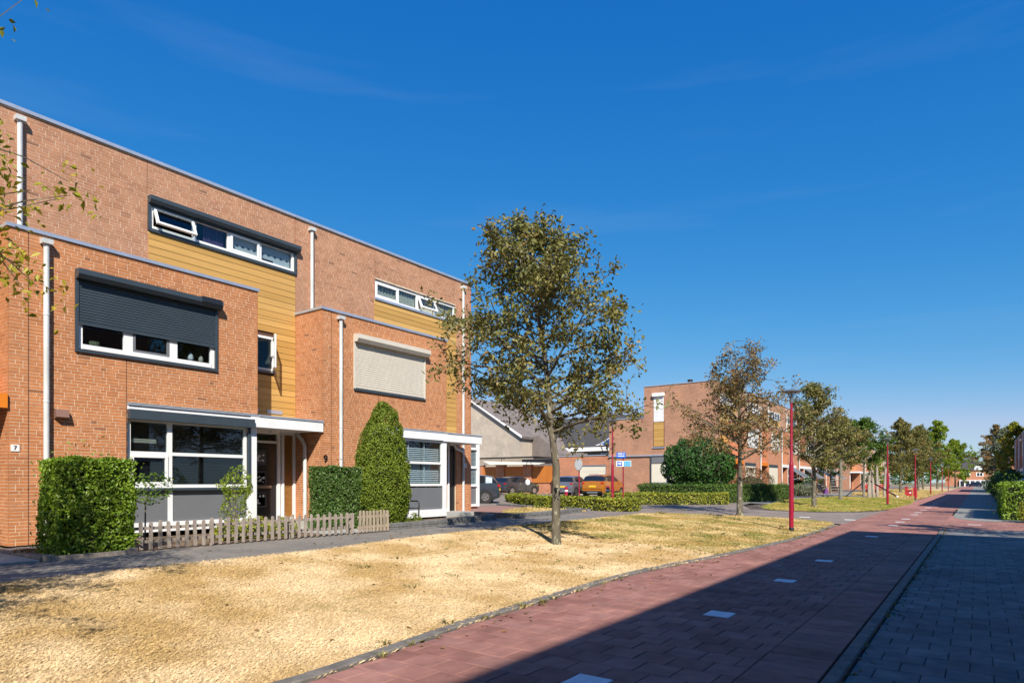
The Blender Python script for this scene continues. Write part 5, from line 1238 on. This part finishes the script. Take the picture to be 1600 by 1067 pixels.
# signs
s_ = thing('mirror_sign', 'round white sign seen at an angle on a slim red post', 'sign', (-15.79, 27.28, .34), R(-112))
b = MB(); b.tube([(0, 0, -.1), (0, 0, 2.30)], .030, 8); b.build('post', M['red'], s_)
b = MB(); b.tube([(.03, 0, 2.02), (.055, 0, 2.02)], .30, 24); b.build('sign_face', M['slab'], s_); b = MB(); b.tube([(.056, 0, 2.02), (.06, 0, 2.02)], .27, 24); b.build('disc', M['white'], s_)
s_ = thing('sign_post', 'slightly leaning slim red post with blue and white direction signs', 'sign', (-14.05, 28.55, .34), R(28)); s_.rotation_euler.x = R(2.2)
b = MB(); b.tube([(0, 0, -.1), (0, 0, 2.55)], .030, 8); b.build('post', M['red'], s_)
M['signblue'] = mat('sign_blue', (.01, .12, .55), .4); M['signlight'] = mat('sign_light_blue', (.06, .38, .72), .4)
def sign(nm, x0, x1, z0, z1, m, y=-.05): b = MB(); b.box(x0, x1, y-.012, y, z0, z1); return b.build(nm, m, s_)
q = sign('street_name_sign', -.32, .12, 2.34, 2.62, M['signblue'])
for z, a, c in ((2.53, -.26, -.04), (2.53, .0, .06), (2.42, -.26, .06)): b = MB(); b.box(a, c, -.066, -.0625, z, z+.045); b.build('lettering', M['white'], q)
q = sign('direction_sign', -.34, .38, 1.92, 2.20, M['white'])
q2 = sign('sign_panel', .03, .36, 1.94, 2.18, M['signlight'], -.0625)
b = MB()
for cx in (.12, .27):
    for i in range(14):
        a0, a1 = [R(40+i*20+k*20) for k in (0, 1)]; r1, r2 = .04, .058
        b.add([(cx+r*math.cos(a), -.078, 2.06+r*math.sin(a)) for r, a in ((r1, a0), (r2, a0), (r2, a1), (r1, a1))], [(0, 1, 2, 3), (3, 2, 1, 0)])
b.build('symbol', M['white'], q2)
q3 = sign('sign_panel', -.30, -.05, 1.96, 2.16, M['signblue'], -.0625); b = MB(); b.prism([(-.28, 2.04), (-.16, 2.04), (-.16, 1.99), (-.08, 2.07), (-.16, 2.14), (-.16, 2.09), (-.28, 2.09)], -.080, -.0755); b.build('arrow', M['white'], q3)
# litter bin, railings, bench
t = thing('litter_bin', 'red litter bin with white sticker before the railings', 'litter bin', (-4.5, 61.3, gz(-4.5)), 0); t.scale = (.55, .55, .60)
b = MB(); b.tube([(0, 0, -.1), (0, 0, .75)], .04, 8); b.build('post', M['red2'], t)
b = MB(); b.prism([(-.30, .62), (.30, .62), (.30, 1.35), (.22, 1.42), (-.22, 1.42), (-.30, 1.35)], -.22, .22); b.build('bin', M['red2'], t); b = MB(); b.box(-.02, .2, -.228, -.222, .95, 1.15); b.build('sticker', M['white'], t); b = MB(); b.box(-.2, .2, -.226, -.221, 1.2, 1.3); b.build('opening', M['black'], t)
for i, (x, y, dx, lb) in enumerate(((-4.35, 64.2, 0, 'red tubular railing beside the litter bin'), (-5.6, 74.0, .5, 'orange red railing further along the dry strip'), (-5.0, 72.0, 0, 'low red railing between the two lamp posts'))):
    t = thing('railing', lb, 'railing', (x, y, gz(x)), R(90+dx*20), 'red railings by the path')
    for k in range(6): b = MB(); b.tube([(k*.45, 0, -.1), (k*.45, 0, .95)], .025, 6); b.build('post', M['red2'], t)
    b = MB(); b.tube([(0, 0, .95), (2.25, 0, .95)], .03, 6); b.tube([(0, 0, .5), (2.25, 0, .5)], .02, 6); b.build('rail', M['red2'], t)
t = thing('park_bench', 'long red slatted bench between the playground logs and the bin', 'bench', (-9.1, 74.0, gz(-9.1)), R(58)); t.scale = (.56, .8, .9)
for k in (0, 2.3, 4.6): b = MB(); b.box(k, k+.08, -.25, .25, -.05, .45); b.build('leg', M['red2'], t)
for i in range(3): b = MB(); b.box(-.1, 4.8, -.28+i*.19, -.12+i*.19, .46, .50); b.build('slat', M['red2'], t)
for i in range(3): b = MB(); b.box(-.1, 4.8, .30+i*.03, .33+i*.03, .58+i*.16, .70+i*.16); b.build('slat', M['red2'], t)
# playground logs with climbing bar
for i, (x, y, hh, ln) in enumerate(((-7.1, 58.4, 1.9, .05), (-6.9, 59.7, 2.35, -.10), (-7.5, 62.5, 2.3, .08), (-6.9, 62.2, 2.6, -.05), (-6.6, 64.0, 2.55, .12))):
    b = MB(); b.tube([(0, 0, -.1), (ln*.5, 0, hh*.5), (ln, .02, hh)], [.12, .11, .095], 9); o = b.build('log_post', M['logwood'], None, True, loc=(x, y, gz(x)))
    tag(o, ('shortest pale playground log, nearest the path crossing', 'upright playground log crossed by the black bar', 'playground log behind the crossed one', 'tallest pale playground log', 'last pale playground log before the red bench')[i], 'log', 'upright playground logs')
t = thing('seesaw_bar', 'black sloping balance bar with white tip by the playground logs', 'play equipment', (-6.9, 60.0, gz(-6.9)), R(40))
b = MB(); b.tube([(-.6, 0, 1.55), (1.9, 0, .18)], .06, 8); b.build('beam', M['black'], t); b = MB(); b.tube([(1.9, 0, .18), (2.05, 0, .1)], .075, 8); b.build('tip', M['white'], t); b = MB(); b.tube([(-.6, 0, 1.55), (-2.3, .3, .1)], .05, 8); b.build('beam', M['black'], t)
t = thing('picnic_table', 'grey picnic table on the far pavement', 'picnic table', (-12.6, 75.0, .34), R(20))
b = MB(); b.box(-1, 1, -.4, .4, .70, .75); b.build('tabletop', M['logwood'], t)
for y in (-.75, .75): b = MB(); b.box(-1, 1, y-.14, y+.14, .42, .46); b.build('seat', M['logwood'], t)
for x in (-.7, .7):
    for s1 in (-1, 1): b = MB(); b.tube([(x, s1*.75, 0), (x, s1*.2, .72)], .05, 6); b.build('leg', M['logwood'], t)
t = thing('pushchair', 'small purple pushchair parked under the pale stemmed tree', 'pushchair', (-9.9, 56.3, .34), R(30)); t.scale = (.62, .62, .62)
b = MB(); b.prism([(-.22, .35), (.22, .30), (.30, .55), (.26, .95), (-.02, 1.02), (-.12, .60)], -.24, .24); b.build('seat', mat('purple_cloth', (.13, .05, .20), .8), t)
for x, y in ((-.3, -.22), (-.3, .22), (.34, 0)): b = MB(); b.tube([(x, y-.02, .11), (x, y+.02, .11)], .11, 12); b.build('wheel', M['black'], t)
b = MB(); b.tube([(-.3, -.22, .11), (.26, -.22, .95), (.42, -.22, 1.08), (.42, .22, 1.08), (.26, .22, .95), (-.3, .22, .11)], .014, 6); b.build('frame', M['coping'], t)
f = thing('panel_fence', 'grey blue low panel fence before the awnings', 'fence', (-12.4, 60.5, .34), R(90))
for i in range(6): b = MB(); b.box(i*.9, i*.9+.86, -.02, .02, .05, 1.05); b.build('panel', M['greypanel'], f)
for i in range(7): b = MB(); b.box(i*.9-.05, i*.9+.01, -.04, .04, 0, 1.12); b.build('post', M['navy'], f)

# ---------------------------------------------------------------- parked cars
def car(label, loc, rz, paint, L=4.0, Wd=1.74, Hh=1.47, style='hatch', trim=False):
    """nose towards +x; stations: x, bottom, waist height, roof height, half width low, half width roof"""
    o = thing('parked_car', label, 'car', loc, rz, 'cars parked beyond the golden hedge'); w2 = Wd/2
    S = [(0.00, .34, .52, None, .62), (.03, .26, .64, None, .74), (.14, .20, .74, None, .90), (.30, .18, .84, None, .98), (.62, .18, .93, None, 1), (.95, .18, .98, None, 1)]
    cab = [(1.12, .99, 1.02), (1.62, 1.0, 1.36), (1.95, 1.0, 1.45), (2.30, 1.0, 1.47), (2.34, 1.0, 1.47), (2.9, 1.01, 1.455), (3.25, 1.03, 1.42), (3.30, 1.03, 1.415), (3.62, 1.04, 1.36)]
    tail = [(3.62, 1.04, 1.36), (3.90, 1.02, 1.03)]
    rings = []
    def ring(x, zb, zw, zr, k):
        wl_ = w2*k; tw = .80 if zr > zw+.1 else .97
        return [(x, wl_*.90, zb), (x, wl_*.985, zb+.14), (x, wl_, zw-.30 if zw > .7 else zw-.1), (x, wl_*.975, zw-.05), (x, wl_*.93, zw), (x, wl_*(.93+(tw-.93)*.8), zw+(zr-zw)*.86), (x, wl_*tw*.9, zr-.012*(zr > zw+.1)), (x, 0, zr+.02)]
    fx_ = L/4.0; fz = Hh/1.47
    for x, zb, zw, zr, k in S: rings.append(('f', ring(x, zb, zw, zw, k)))
    for x, zw, zr in cab: rings.append(('c', ring(x, .18, zw, zr, 1 if x < 3.2 else .985 if x < 3.5 else .96)))
    rings.append(('t', ring(3.90, .24, 1.0, 1.02, .93))); rings.append(('t', ring(3.985, .34, .72, .73, .88))); rings.append(('t', ring(4.0, .40, .60, .61, .84)))
    R_ = [[((2.0-p[0])*fx_, s*p[1], p[2]*fz) for p in r for s in (1,)] for _, r in rings]
    body = MB(); gl = MB()
    n = 8
    for j in range(len(R_)-1):
        xa = rings[j][1][0][0]; xb = rings[j+1][1][0][0]
        for s in (1, -1):
            for k in range(n-1):
                A, B_, C_, D_ = R_[j][k], R_[j+1][k], R_[j+1][k+1], R_[j][k+1]; q = [(p[0], p[1]*s, p[2]) for p in (A, B_, C_, D_)]
                if s < 0: q = q[::-1]
                side = k == 4 and 1.12 <= xa < 3.62 and not (2.29 < xa < 2.33) and not (3.24 < xa < 3.29) and xb <= 3.64
                front = k in (4, 5, 6) and 1.11 < xa < 1.6 and xb <= 1.63; rear = k in (4, 5, 6) and xa >= 3.6 and xb <= 3.91
                if style == 'hatch' and side and xa > 3.28: side = False
                (gl if side or front or rear else body).add(q, [(0, 1, 2, 3)])
    body.add([(p[0], p[1]*s, p[2]) for s in (1, -1) for p in R_[0]], [tuple(range(8))+tuple(range(15, 7, -1))]); body.add([(p[0], p[1]*s, p[2]) for s in (1, -1) for p in R_[-1]], [tuple(range(7, -1, -1))+tuple(range(8, 16))])
    body.build('body', paint, o, True); gl.build('window', M['carwin'], o, False)
    b = MB(); b.box(-1.7*fx_, 1.7*fx_, -w2*.86, w2*.86, .16, .45); b.build('underbody', M['black'], o)
    for x in ((2-.78)*fx_, (2-3.28)*fx_):
        for s in (1, -1):
            b = MB(); b.tube([(x, s*w2*.80, .31), (x, s*(w2+.004), .31)], .375, 20); b.build('wheel_arch', M['black'], o)
            wh = MB(); wh.tube([(x, s*(w2-.19), .31), (x, s*(w2+.012), .31)], .31, 20); q = wh.build('wheel', M['tyre'], o)
            c = MB(); c.tube([(x, s*(w2), .31), (x, s*(w2+.020), .31)], .20, 16); c.build('rim', M['chrome'], q)
            for a in range(5): c = MB(); an = a*1.2566; c.obox((x+.12*math.cos(an+.63), s*(w2+.020), .31+.12*math.sin(an+.63)), (.05*math.cos(an+.63), 0, .05*math.sin(an+.63)), (0, .004, 0), (-.022*math.sin(an+.63), 0, .022*math.cos(an+.63))); c.build('rim_gap', M['black'], q)
    xr = (2-3.99)*fx_; 
    for s in (1, -1):
        b = MB(); b.box(xr-.0+.02, xr+.16, s*w2*.70 if s > 0 else -w2*.90, s*w2*.90 if s > 0 else -w2*.70, .84*fz, .96*fz); b.build('tail_light', M['taillight'], o)
        b = MB(); b.box(1.72*fx_, 1.90*fx_, s*w2*.55 if s > 0 else -w2*.86, s*w2*.86 if s > 0 else -w2*.55, .62*fz, .74*fz); b.build('headlight', M['chrome'], o)
        b = MB(); b.obox((.62*fx_, s*(w2+.06), 1.0*fz), (.07, 0, 0), (0, .09, 0), (0, 0, .06)); b.build('mirror', paint, o)
        b = MB(); b.box(-.05, .12, s*w2*1.0-.004, s*w2*1.0+.012, .86*fz, .885*fz); b.build('door_handle', paint, o)
        if trim: b = MB(); b.box(-1.0*fx_, 1.0*fx_, s*(w2-.005)-.012, s*(w2-.005)+.014, .24, .42); b.build('side_cladding', M['black'], o)
    b = MB(); b.box(xr-.02, xr+.05, -.26, .26, .64*fz, .75*fz); b.build('number_plate', M['plate'], o)
    b = MB(); b.box(xr-.01, xr+.25, -w2*.8, w2*.8, .30, .46); b.build('bumper', M['black'] if trim else paint, o)
    if trim:
        b = MB(); b.box(xr-.02, xr+.1, -w2*.45, w2*.45, .28, .36); b.build('bumper_guard', M['chrome'], o)
        for s in (1, -1): b = MB(); b.tube([(-1.3, s*w2*.66, 1.44*fz), (-1.2, s*w2*.66, 1.50*fz), (.3, s*w2*.66, 1.53*fz), (.4, s*w2*.66, 1.48*fz)], .018, 6); b.build('roof_rail', M['chrome'], o)
    return o
M['carwin'] = mat('car_window', (.012, .015, .018), .06, spec=.9); M['tyre'] = mat('tyre', (.02, .02, .02), .8); M['taillight'] = mat('tail_light', (.45, .008, .01), .2); M['plate'] = mat('yellow_plate', (.75, .48, .02), .5)
def paint(name, c, me=.5): return mat(name, c, .28, me, coat=.8)
car('dark blue grey hatchback half hidden by the white framed extension', (-22.1, 25.9, gz(-22)), R(214), paint('blue_grey_paint', (.05, .065, .085)), 4.0, 1.72, 1.47)
car('dark grey hatchback with yellow rear plate before the carport', (-30.3, 42.2, .5), R(80), paint('dark_grey_paint', (.07, .065, .07)), 4.0, 1.74, 1.45)
car('small light grey car with round tail light, beside the orange car', (-24.1, 40.6, .48), R(98), paint('silver_grey_paint', (.20, .20, .22)), 3.6, 1.64, 1.48)
car('orange crossover car with black roof beside the grey small car', (-22.2, 41.9, .45), R(96), paint('orange_paint', (.50, .17, .01), .35), 4.2, 1.80, 1.60, style='suv', trim=True)
car('small dark car parked across the far end of the street', (-1.0, 243, 0), R(175), paint('navy_paint', (.02, .03, .07)), 4.2, 1.75, 1.5)

# ---------------------------------------------------------------- fallen leaves and bits on the ground
rd = random.Random(99); pts = []
for i in range(900):
    q = rd.random()
    if q < .45: x, y = rd.gauss(-7.0, 1.6), rd.gauss(11.2, 2.2)
    elif q < .75: y = rd.uniform(3, 24); x = rd.uniform(-9.5, -4.4)
    elif q < .9: y = rd.uniform(4, 24); x = kx(y)+abs(rd.gauss(0, .35))
    else: y = rd.uniform(4, 22); x = rd.uniform(-11.2, -9.4)
    pts.append((x, y, gz(x)+(.052 if kx(min(y, 24)) > x > -9.1 else .036 if x > -4.5 else .024)))
for i in range(260):
    y = rd.uniform(4, 24); pts.append((-.79+rd.gauss(0, .05), y, .034))
fl = leaves('fallen_leaves', np.array(pts), .060, M['leaf_dry'], None, 12, normal=np.tile([0, 0, 1.0], (len(pts), 1)), nw=3.5, droop=0, kind='stuff'); tag(fl, 'scattered dry brown leaves on the verge and along the kerbs', 'fallen leaves')
